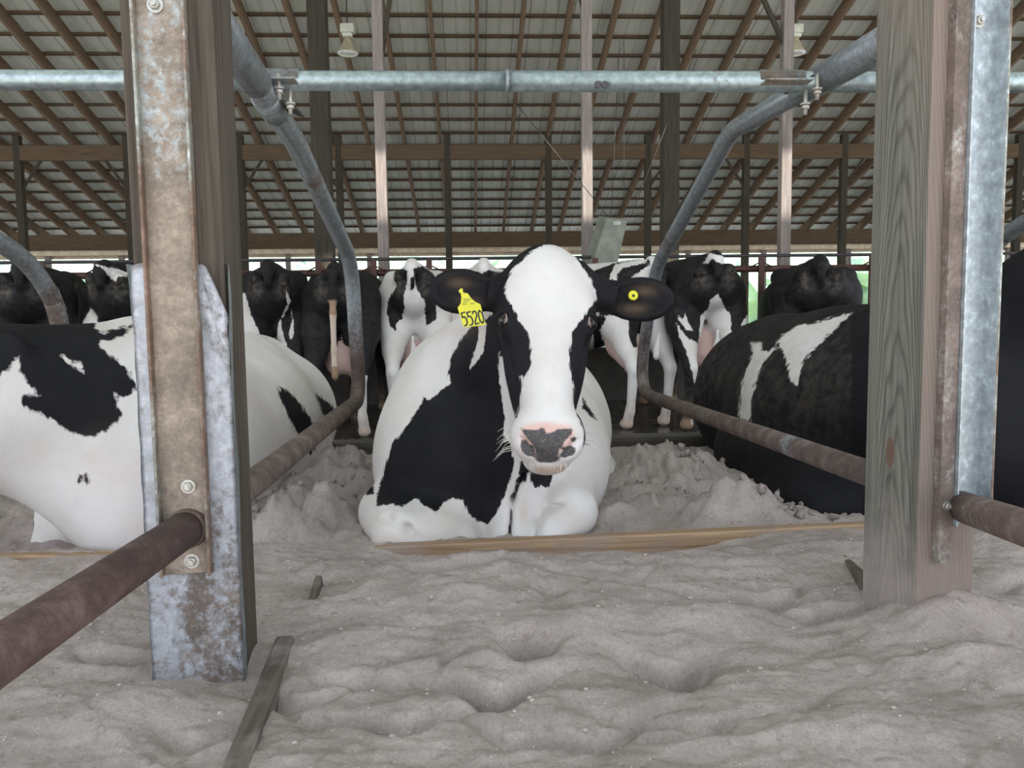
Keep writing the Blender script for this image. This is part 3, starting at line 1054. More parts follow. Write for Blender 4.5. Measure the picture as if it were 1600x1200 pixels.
for (px, X, loopP, sgn) in ((440, XL, pL, 1), (1210, XR, pR, -1)):
    c = atY(px, 116, YR)
    zt_ = zn + .0275
    br = bmesh.new()
    x0, x1 = (c[0] - .07, c[0] + .045) if sgn > 0 else (c[0] - .045, c[0] + .07)
    # saddle over the rail
    segs = 10
    ring0, ring1 = [], []
    for k in range(segs + 1):
        an = math.radians(-5 + 190 * k / segs)
        y_, z_ = YR + .0285 * math.cos(an), zn + .0285 * math.sin(an)
        ring0.append(br.verts.new((x0, y_, z_)))
        ring1.append(br.verts.new((x1, y_, z_)))
    for k in range(segs): br.faces.new((ring0[k], ring1[k], ring1[k + 1], ring0[k + 1]))
    bmesh.ops.solidify(br, geom=br.faces[:], thickness=.003)
    clampo = finish('clamp_saddle', br, M_chanL, nr)
    bm = bmesh.new()
    zc_ = zn - .012
    box(bm, (x0, YR - .075, zc_ - .004), (x1, YR - .026, zc_), bevel=.001)
    finish('clamp_plate', bm, M_chanL, nr)
    # lower saddle hugging the divider
    P0, P1 = Vector(loopP[0]), Vector(loopP[1])
    dd = (P1 - P0).normalized()
    f = (YR - P0.y) / (P1.y - P0.y)
    m = P0.lerp(P1, f) + dd * .02
    bm = bmesh.new()
    tube(bm, [m - dd * .045, m + dd * .06], PR + .005, 24)
    finish('pipe_clamp', bm, M_div, nr, True)
    bx_ = m.x + sgn * .055
    bm = bmesh.new()
    box(bm, (min(m.x, bx_ + sgn * .02), m.y - .045, m.z + .012), (max(m.x, bx_ + sgn * .02), m.y + .05, m.z + .018), bevel=.001,
        rot=Matrix.Rotation(sgn * .5, 4, 'Y'), pivot=tuple(m))
    finish('clamp_wing', bm, M_cable, nr)
    for q, (dx, dy, dz) in enumerate(((.040, -.052, .0), (.060, -.030, -.03))):
        bp = Vector((m.x + sgn * dx, YR + dy, zn - .008 + dz))
        bm = bmesh.new()
        cyl(bm, bp + Vector((0, 0, .01)), bp - Vector((0, 0, .05)), .0048, 10)
        tube(bm, [bp - Vector((0, 0, .026)), bp - Vector((0, 0, .036))], .0095, 6)
        tube(bm, [bp - Vector((0, 0, .021)), bp - Vector((0, 0, .026))], .012, 14)
        finish('clamp_bolt', bm, M_bolt, nr)
#COWS


# ------------------------------------------------------------------ implicit modelling for the cattle
class Field:
    def __init__(s, lo, hi, h):
        s.lo, s.h = np.array(lo, float), h
        s.n = np.ceil((np.array(hi) - s.lo) / h).astype(int) + 1
        s.ax = [s.lo[i] + h * np.arange(s.n[i], dtype=np.float32) for i in range(3)]
        s.f = {}

    def fld(s, g):
        if g not in s.f: s.f[g] = np.full(s.n, .35, np.float32)
        return s.f[g]

    def block(s, lo, hi):
        i0 = np.clip(np.floor((np.array(lo) - s.lo) / s.h).astype(int), 0, s.n)
        i1 = np.clip(np.ceil((np.array(hi) - s.lo) / s.h).astype(int) + 1, 0, s.n)
        sl = tuple(slice(a, b) for a, b in zip(i0, i1))
        X, Y, Z = np.meshgrid(*(s.ax[i][sl[i]] for i in range(3)), indexing='ij', sparse=True)
        return sl, X, Y, Z

    def put(s, g, sl, d, k, sub=False):
        a = s.fld(g)[sl]
        if sub:
            d = -d
            h = np.clip(.5 - .5 * (a - d) / k, 0, 1)
            r = a * (1 - h) + d * h + k * h * (1 - h)
        else:
            h = np.clip(.5 + .5 * (a - d) / k, 0, 1)
            r = a * (1 - h) + d * h - k * h * (1 - h)
        s.f[g][sl] = r

    def ell(s, g, c, r, R=None, k=.05, sub=False):
        """ellipsoid, R rows = local axes"""
        c, r = np.array(c, float), np.array(r, float)
        m = (max(r) if R is not None else r) + k + 3 * s.h
        sl, X, Y, Z = s.block(c - m, c + m)
        X, Y, Z = X - c[0], Y - c[1], Z - c[2]
        if R is not None:
            X, Y, Z = (R[i][0] * X + R[i][1] * Y + R[i][2] * Z for i in range(3))
        k0 = np.sqrt((X / r[0]) ** 2 + (Y / r[1]) ** 2 + (Z / r[2]) ** 2) + 1e-6
        k1 = np.sqrt((X / r[0] ** 2) ** 2 + (Y / r[1] ** 2) ** 2 + (Z / r[2] ** 2) ** 2) + 1e-6
        s.put(g, sl, k0 * (k0 - 1) / k1, k, sub)

    def cap(s, g, a, b, ra, rb, k=.04, sq=None, sub=False):
        """tapered capsule; sq=(axis, factor) flattens it along an axis"""
        a, b = np.array(a, float), np.array(b, float)
        rm = max(ra, rb) * (max(1, sq[1]) if sq else 1) + k + 3 * s.h
        sl, X, Y, Z = s.block(np.minimum(a, b) - rm, np.maximum(a, b) + rm)
        ab = b - a
        L = ab @ ab + 1e-9
        X, Y, Z = X - a[0], Y - a[1], Z - a[2]
        t = np.clip((X * ab[0] + Y * ab[1] + Z * ab[2]) / L, 0, 1)
        X, Y, Z = X - t * ab[0], Y - t * ab[1], Z - t * ab[2]
        if sq:
            n = np.array(sq[0], float)
            n /= np.linalg.norm(n)
            q = X * n[0] + Y * n[1] + Z * n[2]
            e = q * (1 / sq[1] - 1)
            X, Y, Z = X + e * n[0], Y + e * n[1], Z + e * n[2]
        s.put(g, sl, np.sqrt(X * X + Y * Y + Z * Z) - (ra + (rb - ra) * t), k, sub)

    def chain(s, g, pts, k=.04, sq=None):
        for (a, ra), (b, rb) in zip(pts[:-1], pts[1:]): s.cap(g, a, b, ra, rb, k, sq)

    def mesh(s, k=.03):
        gs = list(s.f)
        D = s.f[gs[0]].copy()
        for g in gs[1:]:
            b = s.f[g]
            h = np.clip(.5 + .5 * (D - b) / k, 0, 1)
            D = D * (1 - h) + b * h - k * h * (1 - h)
        ins = D < 0
        n = s.n
        cs = [D[i:n[0] - 1 + i, j:n[1] - 1 + j, l:n[2] - 1 + l] for i in (0, 1) for j in (0, 1) for l in (0, 1)]
        off = [(i, j, l) for i in (0, 1) for j in (0, 1) for l in (0, 1)]
        cnt = sum((c < 0).astype(np.int8) for c in cs)
        act = (cnt > 0) & (cnt < 8)
        idx = np.full(act.shape, -1, np.int64)
        ii = np.argwhere(act)
        idx[act] = np.arange(len(ii))
        vals = np.stack([c[act] for c in cs], -1)
        P = np.zeros((len(ii), 3))
        N = np.zeros(len(ii))
        for a in range(8):
            for b in range(a + 1, 8):
                if sum(abs(off[a][q] - off[b][q]) for q in range(3)) != 1: continue
                va, vb = vals[:, a], vals[:, b]
                m = (va < 0) != (vb < 0)
                t = np.where(m, va / (va - vb + 1e-12), 0)
                p = np.array(off[a]) + t[:, None] * (np.array(off[b]) - np.array(off[a]))
                P += p * m[:, None]
                N += m
        P = P / N[:, None] + ii
        V = s.lo + P * s.h
        quads = []
        for ax in range(3):
            o1, o2 = [(1, 2), (2, 0), (0, 1)][ax]
            e = [slice(None)] * 3
            f = [slice(None)] * 3
            e[ax], f[ax] = slice(0, -1), slice(1, None)
            ch = ins[tuple(e)] != ins[tuple(f)]
            sg = ins[tuple(e)]
            q = np.argwhere(ch)
            q = q[(q[:, o1] > 0) & (q[:, o2] > 0) & (q[:, o1] < n[o1] - 1) & (q[:, o2] < n[o2] - 1)]
            d1, d2 = np.zeros(3, int), np.zeros(3, int)
            d1[o1], d2[o2] = 1, 1
            g = lambda p: idx[p[:, 0], p[:, 1], p[:, 2]]
            Q = np.stack([g(q - d1 - d2), g(q - d2), g(q), g(q - d1)], -1)
            fl = sg[q[:, 0], q[:, 1], q[:, 2]]
            Q[~fl] = Q[~fl][:, ::-1]
            quads.append(Q)
        Q = np.concatenate(quads)
        Q = Q[(Q >= 0).all(1)]
        # nearest group per vertex
        vi = np.clip(np.round((V - s.lo) / s.h).astype(int), 0, n - 1)
        lab = np.argmin(np.stack([s.f[g][vi[:, 0], vi[:, 1], vi[:, 2]] for g in gs]), 0)
        return V, Q, lab, gs


def poly_sd(P, poly):
    """signed distance in pixels, positive inside"""
    poly = np.array(poly, float)
    a, b = poly, np.roll(poly, -1, 0)
    d = np.full(len(P), 1e9)
    inside = np.zeros(len(P), bool)
    for (x0, y0), (x1, y1) in zip(a, b):
        ex, ey = x1 - x0, y1 - y0
        wx, wy = P[:, 0] - x0, P[:, 1] - y0
        t = np.clip((wx * ex + wy * ey) / (ex * ex + ey * ey + 1e-9), 0, 1)
        d = np.minimum(d, np.hypot(wx - t * ex, wy - t * ey))
        c = ((y0 > P[:, 1]) != (y1 > P[:, 1])) & (P[:, 0] < ex * (P[:, 1] - y0) / (ey + 1e-12) + x0)
        inside ^= c
    return np.where(inside, d, -d)


def zp(pts, s, ox, oy): return [(ox + x / s, oy + y / s) for x, y in pts]


def relax(V, Q, it=2, lam=.5):
    e = np.concatenate([Q[:, [0, 1]], Q[:, [1, 2]], Q[:, [2, 3]], Q[:, [3, 0]]])
    for _ in range(it):
        S = np.zeros_like(V)
        c = np.zeros(len(V))
        for k in range(3):
            S[:, k] = np.bincount(e[:, 0], V[e[:, 1], k], len(V)) + np.bincount(e[:, 1], V[e[:, 0], k], len(V))
        c = np.bincount(e[:, 0], minlength=len(V)) + np.bincount(e[:, 1], minlength=len(V))
        V = V + lam * (S / c[:, None] - V)
    return V


def cow_object(F_, name, base, label, patch, mat, group=None, k=.03, it=2, extra=None):
    """patch: dict group -> (default_black, [polys that flip it], [polys inside the flip that flip back])"""
    V, Q, lab, gs = F_.mesh(k)
    V = relax(V, Q, it)
    px = proj(V)
    mpp = ((V - CAM) @ fw) / F
    blk = np.zeros(len(V))
    for gi, g in enumerate(gs):
        m = lab == gi
        if not m.any(): continue
        dflt, polys, back = patch.get(g, patch['*'])
        sd = np.full(m.sum(), -1e3)
        for p in polys: sd = np.maximum(sd, poly_sd(px[m], p))
        for p in back: sd = np.minimum(sd, -poly_sd(px[m], p))
        blk[m] = (-sd if dflt else sd) * mpp[m]
    blk = np.clip(blk, -.2, .2)
    me = bpy.data.meshes.new(name)
    base = np.array(base, float)
    me.vertices.add(len(V))
    me.vertices.foreach_set('co', (V - base).ravel())
    me.loops.add(len(Q) * 4)
    me.loops.foreach_set('vertex_index', Q.ravel().astype(np.int32))
    me.polygons.add(len(Q))
    me.polygons.foreach_set('loop_start', np.arange(0, len(Q) * 4, 4, dtype=np.int32))
    me.update(calc_edges=True)
    at = {'blk': blk, 'pnk': np.zeros(len(V)), 'tan': np.zeros(len(V)), 'nose': np.full(len(V), -.1), 'dirt_shade': np.zeros(len(V))}
    if extra: extra(V, px, mpp, lab, gs, at)
    for nme, v in at.items():
        a = me.attributes.new(nme, 'FLOAT', 'POINT')
        a.data.foreach_set('value', v.astype(np.float32))
    me.materials.append(mat)
    me.shade_smooth()
    return V, me, base


def cow_thing(name, me, base, label, group=None):
    t = empty(name, tuple(base), label, 'cow', group)
    o = bpy.data.objects.new('body', me)
    C.objects.link(o)
    o.parent = t
    return t


def W3(x, y, Y): return atY(x, y, Y)


# ================================================================== hero cow
def build_hero():
    h = .0068
    Fd = Field((-.60, 1.62, -.14), (.85, 4.15, .98), h)
    B, H = 'body', 'head'
    # ---- trunk
    Fd.ell(B, W3(752, 700, 2.62), (.325, .42, .36), k=.08)
    Fd.ell(B, W3(735, 620, 2.85), (.25, .45, .26), k=.12)
    Fd.ell(B, W3(694, 725, 2.50), (.21, .26, .26), k=.09)
    Fd.ell(B, W3(845, 720, 2.55), (.22, .26, .26), k=.1)
    Fd.ell(B, (.20, 3.2, .19), (.345, .75, .345), k=.11)
    Fd.ell(B, (.27, 3.72, .20), (.28, .36, .31), k=.1)
    Fd.cap(B, W3(760, 545, 2.75), (.26, 3.75, .52), .10, .09, k=.12)
    # hind leg folded at the right
    Fd.ell(B, W3(918, 745, 3.20), (.12, .32, .15), k=.03)
    Fd.ell(B, W3(912, 670, 3.55), (.12, .25, .22), k=.05)
    # ---- neck
    nk = [(W3(852, 470, 2.12), .125), (W3(815, 525, 2.28), .155), (W3(770, 590, 2.5), .22)]
    Fd.chain(B, nk, k=.07)
    Fd.chain(B, [(W3(840, 560, 2.16), .09), (W3(805, 680, 2.30), .12), (W3(800, 770, 2.36), .13)], k=.08)
    Fd.ell(B, W3(810, 770, 2.38), (.12, .12, .16), k=.07)
    # ---- forelegs folded under
    Fd.ell(B, W3(660, 815, 2.30), (.155, .20, .10), k=.05)
    Fd.cap(B, W3(605, 800, 2.35), W3(625, 832, 2.14), .085, .062, k=.04)
    Fd.cap(B, W3(615, 845, 2.14), W3(720, 850, 2.20), .055, .06, k=.03)
    Fd.cap(B, W3(870, 740, 2.42), W3(893, 798, 2.16), .11, .068, k=.05)
    Fd.cap(B, W3(893, 800, 2.16), W3(850, 850, 2.12), .066, .055, k=.025)
    Fd.cap(B, W3(815, 770, 2.3), W3(800, 850, 2.18), .09, .07, k=.04)
    def crease(pix, Y, r=.0035, dp=9, k=.018):
        for (x0, y0), (x1, y1) in zip(pix[:-1], pix[1:]):
            Fd.cap(B, W3(x0, y0, Y), W3(x1, y1, Y), r, r, k, sq=((0, 1, 0), dp), sub=True)
    crease([(838, 842), (844, 812), (858, 798), (882, 791)], 2.10)
    crease([(820, 742), (803, 783), (795, 842)], 2.16, .004, 14)
    crease([(571, 814), (604, 816), (636, 828), (652, 844)], 2.08, .0025, 5, .025)
    # ---- head in its own frame
    poll, muz = W3(857, 392, 2.00), W3(860, 705, 1.765)
    a = muz - poll
    L = np.linalg.norm(a)
    a /= L
    r = np.cross(a, [0, -1, 0]); r /= np.linalg.norm(r)
    if r[0] < 0: r = -r
    nrm = np.cross(r, a)
    if nrm[1] > 0: nrm = -nrm
    R = np.array([a, r, nrm])
    HP = lambda A, Rr, N: poll + a * A * L + r * Rr + nrm * N   # A 0..1
    e = lambda A, Rr, N, ra, rr, rn, k=.03, **q: Fd.ell(H, HP(A, Rr, N), (ra, rr, rn), R, k, **q)
    e(.10, 0, -.075, .10, .092, .085)
    e(.04, 0, -.085, .058, .062, .06, .04)
    e(.24, 0, -.075, .14, .100, .078, .05)
    e(.33, 0, -.075, .14, .094, .072, .05)
    for s in (-1, 1):
        e(.27, s * .088, -.068, .052, .026, .040, .03)          # brow
        e(.22, s * .070, -.085, .09, .045, .06, .04)
        e(.52, s * .045, -.125, .15, .040, .070, .05)       # cheek / jaw muscle
        e(.46, s * .066, -.105, .09, .028, .05, .04)
    Fd.cap(H, HP(.40, 0, -.070), HP(.82, 0, -.062), .070, .052, .05)
    Fd.cap(H, HP(.45, 0, -.045), HP(.84, 0, -.040), .042, .036, .04)
    Fd.cap(H, HP(.50, 0, -.16), HP(.90, 0, -.11), .055, .045, .05)
    e(.875, 0, -.050, .062, .078, .052, .035)                    # muzzle
    e(.925, 0, -.052, .048, .074, .048, .03)
    for s in (-1, 1):
        e(.905, s * .040, -.045, .055, .040, .045, .025)
    e(1.0, 0, -.085, .030, .055, .045, .015)                     # chin
    # nostrils, mouth line, sockets
    for s in (-1, 1):
        Fd.cap(H, HP(.950, s * .057, -.008), HP(.985, s * .048, -.012), .007, .013, .005, sub=True)
        Fd.cap(H, HP(.985, s * .048, -.012), HP(1.005, s * .030, -.020), .012, .007, .005, sub=True)
        Fd.cap(H, HP(.93, s * .066, -.016), HP(.955, s * .056, -.008), .004, .006, .006, sub=True)
        Fd.ell(H, HP(.335, s * .104, -.046), (.021, .014, .017), R, .008, True)
        Fd.cap(H, HP(.45, s * .100, -.06), HP(.72, s * .078, -.075), .010, .006, .03, sub=True)
    Fd.cap(H, HP(1.035, -.05, -.050), HP(1.045, 0, -.034), .004, .006, .006, sub=True)
    Fd.cap(H, HP(1.045, 0, -.034), HP(1.035, .05, -.050), .006, .004, .006, sub=True)
    for s in (-1, 1):                                            # lids
        Fd.cap(H, HP(.292, s * .088, -.022), HP(.300, s * .116, -.050), .009, .008, .008)
        Fd.cap(H, HP(.300, s * .116, -.050), HP(.335, s * .124, -.066), .007, .006, .008)
        Fd.cap(H, HP(.382, s * .096, -.030), HP(.375, s * .116, -.054), .006, .005, .008)
    # ears
    def ear(bx, by, tx, ty, lowx, lowy, rise):
        b_, t_ = W3(bx, by, 2.06), W3(tx, ty, 2.02)
        mid = W3(lowx, lowy, 2.05)
        ax = (t_ - b_); Ls = np.linalg.norm(ax); ax /= Ls
        n_ = np.array([0.0, -1, .12]); n_ -= ax * (n_ @ ax); n_ /= np.linalg.norm(n_)
        v_ = np.cross(n_, ax)
        Re = np.array([ax, v_, n_])
        Fd.ell('ear', mid, (Ls * .41, .058, .020), Re, .02)
        Fd.ell('ear', mid + ax * Ls * .17, (Ls * .30, .044, .016), Re, .03)
        Fd.cap('ear', b_, mid, .030, .030, .03)
        Fd.ell('ear', mid + n_ * .020 + ax * .002, (Ls * .35, .044, .020), Re, .006, True)
        Fd.ell('ear', mid + n_ * .018 + ax * Ls * .19, (Ls * .20, .030, .013), Re, .008, True)
        Fd.cap('ear', mid - ax * Ls * .30 + n_ * .004, mid + ax * Ls * .25 + n_ * .002, .006, .003, .012)
        return mid, ax, v_, n_
    Fd.fld('ear')
    E1 = ear(795, 462, 675, 455, 728, 456, 1)
    E2 = ear(925, 462, 1046, 462, 995, 468, 1)
    # ear roots
    Fd.cap(H, W3(820, 440, 2.06), W3(782, 462, 2.07), .05, .034, .03)
    Fd.cap(H, W3(900, 440, 2.06), W3(945, 462, 2.07), .05, .034, .03)

    z3 = lambda p: zp(p, 2.4, 550, 360)
    z8 = lambda p: zp(p, 3.0, 660, 370)
    z1 = lambda p: zp(p, 5.454, 700, 640)
    body_black = [
        z3([(445, 362), (400, 420), (375, 470), (357, 530), (370, 575), (330, 605), (285, 640), (270, 622), (240, 680), (205, 735), (150, 800),
            (130, 870), (110, 940), (92, 1000), (90, 1035), (150, 1025), (185, 1038), (240, 1003), (270, 1030), (315, 1060), (345, 1018), (380, 1003),
            (415, 1010), (430, 1052), (470, 1088), (510, 1103), (540, 1062), (570, 1000), (592, 930), (612, 870), (590, 800), (568, 770), (572, 700),
            (566, 650), (552, 560), (549, 470), (640, 500), (700, 400), (900, 330), (880, 150), (640, 100), (520, 320)]),
        z3([(60, 690), (84, 705), (78, 800), (72, 900), (84, 990), (55, 990)]),
        z1([(620, 440), (600, 520), (610, 560), (580, 640), (570, 700), (640, 600), (655, 622), (690, 520), (700, 612), (760, 672), (790, 640), (830, 672),
            (870, 650), (892, 540), (860, 440)]),
        z1([(556, 760), (575, 690), (590, 690)]),
        z8([(750, 755), (818, 858), (800, 852), (748, 805)]),
    ]
    body_back = [z3([(475, 358), (470, 420), (440, 522), (480, 480), (498, 420), (503, 350)]),
                 z3([(553, 455), (560, 540), (580, 590), (612, 700), (600, 800), (570, 770), (575, 690), (560, 600)])]
    white_face = z8([(575, 33), (500, 75), (425, 150), (400, 200), (383, 262), (430, 340), (455, 395), (490, 440), (510, 520), (512, 600), (490, 655),
                     (458, 650), (470, 700), (458, 740), (455, 800), (440, 855), (420, 800), (390, 690), (365, 560), (345, 570), (350, 720), (365, 850),
                     (385, 960), (380, 1250), (900, 1250), (800, 1100), (778, 1025), (757, 1000), (757, 900), (735, 860), (712, 790), (708, 700),
                     (690, 620), (690, 520), (705, 450), (745, 390), (790, 330), (820, 290), (790, 200), (750, 140), (715, 90), (650, 42), (600, 33)])
    patch = {B: (False, body_black, body_back), H: (True, [white_face], []), 'ear': (True, [], []), '*': (True, [], [])}

    def extra(V, px, mpp, lab, gs, at):
        hd = lab == gs.index(H)
        nosep = [z1([(622, 158), (690, 172), (770, 172), (785, 150), (822, 155), (828, 205), (845, 200), (880, 198), (930, 168), (1065, 160), (1052, 205),
                     (1000, 262), (962, 310), (945, 350), (938, 400), (960, 430), (900, 452), (780, 452), (735, 410), (748, 335), (705, 275), (640, 200)]),
                 z1([(622, 262), (650, 248), (676, 262), (690, 295), (738, 330), (738, 395), (700, 405), (650, 380), (618, 320)]),
                 z1([(1045, 240), (1070, 230), (1092, 245), (1085, 275), (1055, 278), (1042, 262)]),
                 z1([(975, 310), (1010, 330), (1040, 320), (1088, 325), (1085, 360), (1050, 390), (1000, 412), (945, 408), (945, 385), (985, 350), (958, 322)])]
        sd = np.full(len(V), -99.)
        for p in nosep: sd = np.maximum(sd, poly_sd(px, p))
        for s_ in (-1, 1):  # nostril hollows coloured dark, standing for the shade inside
            c_ = HP(.985, s_ * .046, -.02)
            d_ = np.linalg.norm((V - c_) * [1, 1, 1], axis=1)
            sd = np.maximum(sd, (.013 - d_) / mpp)
        at['nose'] = np.where(hd, sd * mpp, -.1)
        pk = [z1([(590, 160), (640, 110), (830, 80), (1060, 110), (1110, 180), (1100, 300), (1060, 350), (930, 420), (620, 400), (600, 300)])]
        ps = poly_sd(px, pk[0])
        q = np.clip(ps / 10, 0, 1) * hd * .75
        lip = poly_sd(px, z1([(700, 470), (990, 462), (1030, 480), (980, 560), (760, 562)]))
        at['tan'] = np.where(hd, np.clip(lip / 6, 0, 1) * .7, 0)
        at['pnk'] = q
        # warm skin inside the ears
        for i, (mid, ax, v_, n_) in enumerate((E1, E2)):
            er = lab == gs.index('ear')
            d = V - mid
            u, v = d @ ax, d @ v_
            front = (d @ n_) > -.02
            for cu, cv, ru, rv in ((.02, .022, .03, .014), (-.005, -.025, .03, .014)):
                g = np.exp(-((u - cu) / ru) ** 2 - ((np.sign(v_[2]) * v - cv) / rv) ** 2)
                at['tan'] = np.maximum(at['tan'], np.where(er & front, g * .16, 0))
        # beige stains on the knees
        for (x, y, rx, ry, s) in ((818, 800, 8, 20, .4), (875, 800, 25, 12, .18), (610, 842, 30, 10, .25), (690, 515, 40, 12, .22), (590, 815, 10, 20, .15)):
            g = np.exp(-((px[:, 0] - x) / rx) ** 2 - ((px[:, 1] - y) / ry) ** 2)
            at['tan'] = np.maximum(at['tan'], np.where(lab == gs.index(B), g * s, 0))
    V, me, base = cow_object(Fd, 'body', (.1, 2.6, 0), '', patch, M_hero, k=.03, it=2, extra=extra)
    t = cow_thing('cow', me, base, 'black and white cow lying face-on in the middle stall with yellow ear tag 5520')
    # eyes
    for s in (-1, 1):
        bm = bmesh.new()
        c = HP(.337, s * .101, -.047)
        bmesh.ops.create_uvsphere(bm, u_segments=28, v_segments=18, radius=.0205, matrix=Matrix.Translation(c))
        ey = finish('eye', bm, M_eye, t, True)
        bm = bmesh.new()
        pts = []
        o_ = nrm * .62 + r * s * .78
        o_ /= np.linalg.norm(o_)
        inner = -r * s - o_ * ((-r * s) @ o_)
        inner /= np.linalg.norm(inner)
        for q in range(9):
            an = math.radians(-70 + 17 * q)
            pts.append(c + o_ * .0125 + (inner * math.cos(an) + a * math.sin(an)) * .0165)
        tube(bm, pts, [.0004, .0007, .0011, .0014, .0015, .0014, .0011, .0007, .0004], 6)
        finish('eyelid_rim', bm, M_eyerim, ey, True)
    # ear tag: shaped plate hanging from the left-hand ear
    tagc = lambda u, v, tt: Vector(W3(738 + u, 482 + v, 2.00 - tt))
    z2 = lambda p: [((660 + x / 10) - 738, (400 + y / 10) - 482) for x, y in p]
    pts = z2([(590, 510), (625, 505), (640, 570), (710, 585), (760, 660), (830, 720), (905, 750), (990, 1070), (950, 1085), (660, 1112), (635, 1100), (550, 810),
              (600, 740), (610, 650), (595, 570)])
    bm = bmesh.new()
    prism(bm, pts, tagc, .002)
    tg = finish('ear_tag', bm, M_tag, t)
    # digits built as strokes
    def stroke(pl, wd, name='tag_number'):
        bm = bmesh.new()
        for (p, q) in zip(pl[:-1], pl[1:]):
            P_, Q_ = np.array(p, float), np.array(q, float)
            d = (Q_ - P_) / (np.linalg.norm(Q_ - P_) + 1e-9)
            nn = np.array([-d[1], d[0]]) * wd / 2
            P_, Q_ = P_ - d * wd * .35, Q_ + d * wd * .35
            prism(bm, [tuple(P_ + nn), tuple(Q_ + nn), tuple(Q_ - nn), tuple(P_ - nn)], lambda u, v, tt: tagc(u, v, .0022 + tt), .0005)
        return finish(name, bm, M_ink, tg)
    five = [(95, 0), (20, 8), (25, 75), (70, 70), (100, 105), (105, 160), (80, 200), (30, 205)]
    two = [(15, 35), (30, 5), (70, 0), (95, 35), (90, 80), (40, 150), (35, 200), (110, 190)]
    zero = [(55, 0), (25, 25), (15, 80), (25, 160), (60, 195), (90, 180), (105, 120), (95, 40), (55, 0)]
    for dg, ox, oy in ((five, 592, 888), (five, 680, 878), (two, 766, 868), (zero, 852, 858)):
        stroke([((660 + (x * .74 + ox + y * .20) / 10) - 738, (400 + (y + oy - .10 * x) / 10) - 482) for x, y in dg], 2.3, 'tag_digit')
    for (x0, x1, yy) in ((640, 745, 680), (625, 690, 750), (750, 800, 742), (640, 720, 712)):
        xx = x0
        while xx < x1 - 6:
            stroke([((660 + xx / 10) - 738, (400 + yy / 10) - 482), ((660 + (xx + 9) / 10) - 738, (400 + (yy + (7 if (xx // 14) % 2 else -7)) / 10) - 482)], .7, 'tag_small_print') if False else None
            xx += 14
    bm = bmesh.new()
    for (x0, x1, yy) in ((640, 745, 680), (625, 690, 752), (750, 802, 744), (640, 722, 715)):
        xx = x0
        while xx < x1:
            for (dx, dy0, dy1) in ((0, -12, 12), (7, -12, 4)):
                X_, Y0, Y1 = (660 + (xx + dx) / 10) - 738, (400 + (yy + dy0) / 10) - 482, (400 + (yy + dy1) / 10) - 482
                prism(bm, [(X_, Y0), (X_ + .35, Y0), (X_ + .35, Y1), (X_, Y1)], lambda u, v, tt: tagc(u, v, .0022 + tt), .0003)
            xx += 17
    finish('tag_small_print', bm, M_ink, tg)
    bm = bmesh.new()
    c = W3(720, 455, 2.0)
    cyl(bm, c, c + [0, -.006, 0], .005, 14)
    finish('tag_stud', bm, M_tag, tg)
    # round button tag in the other ear
    bm = bmesh.new()
    c = W3(989, 462, 2.028)
    tube(bm, [c, c + [.0, -.004, .001], c + [0, -.006, .001]], [.0125, .0125, .009], 26)
    b2 = finish('button_tag', bm, M_tag, t)
    bm = bmesh.new()
    tube(bm, [c + [0, -.006, 0], c + [0, -.0085, 0]], [.004, .003], 12)
    finish('button_stud', bm, M_ink, b2)
    # whiskers
    bm = bmesh.new()
    for k in range(46):
        s = -1 if k % 3 else 1
        if k < 22:
            p = HP(rng.uniform(.97, 1.02), rng.uniform(-.045, .045), -.05); dv = np.array([rng.normal(0, .35), -.4, -1.0])
            ln = rng.uniform(.02, .045)
        else:
            p = HP(rng.uniform(.86, .97), s * .078, -.05 + rng.uniform(-.02, .0)); dv = np.array([s * 1.0, -.45, rng.uniform(-.5, .25)])
            ln = rng.uniform(.025, .06)
        dv /= np.linalg.norm(dv)
        q1 = p + dv * ln * .6
        q2 = p + dv * ln + np.array([0, 0, -.25 * ln])
        tube(bm, [p, q1, q2], [.0007, .0005, .0002], 4)
    finish('whiskers', bm, M_whisker, t)['kind'] = 'stuff'
    # tufty hair fringe on the poll and ear edges
    return t


build_hero()


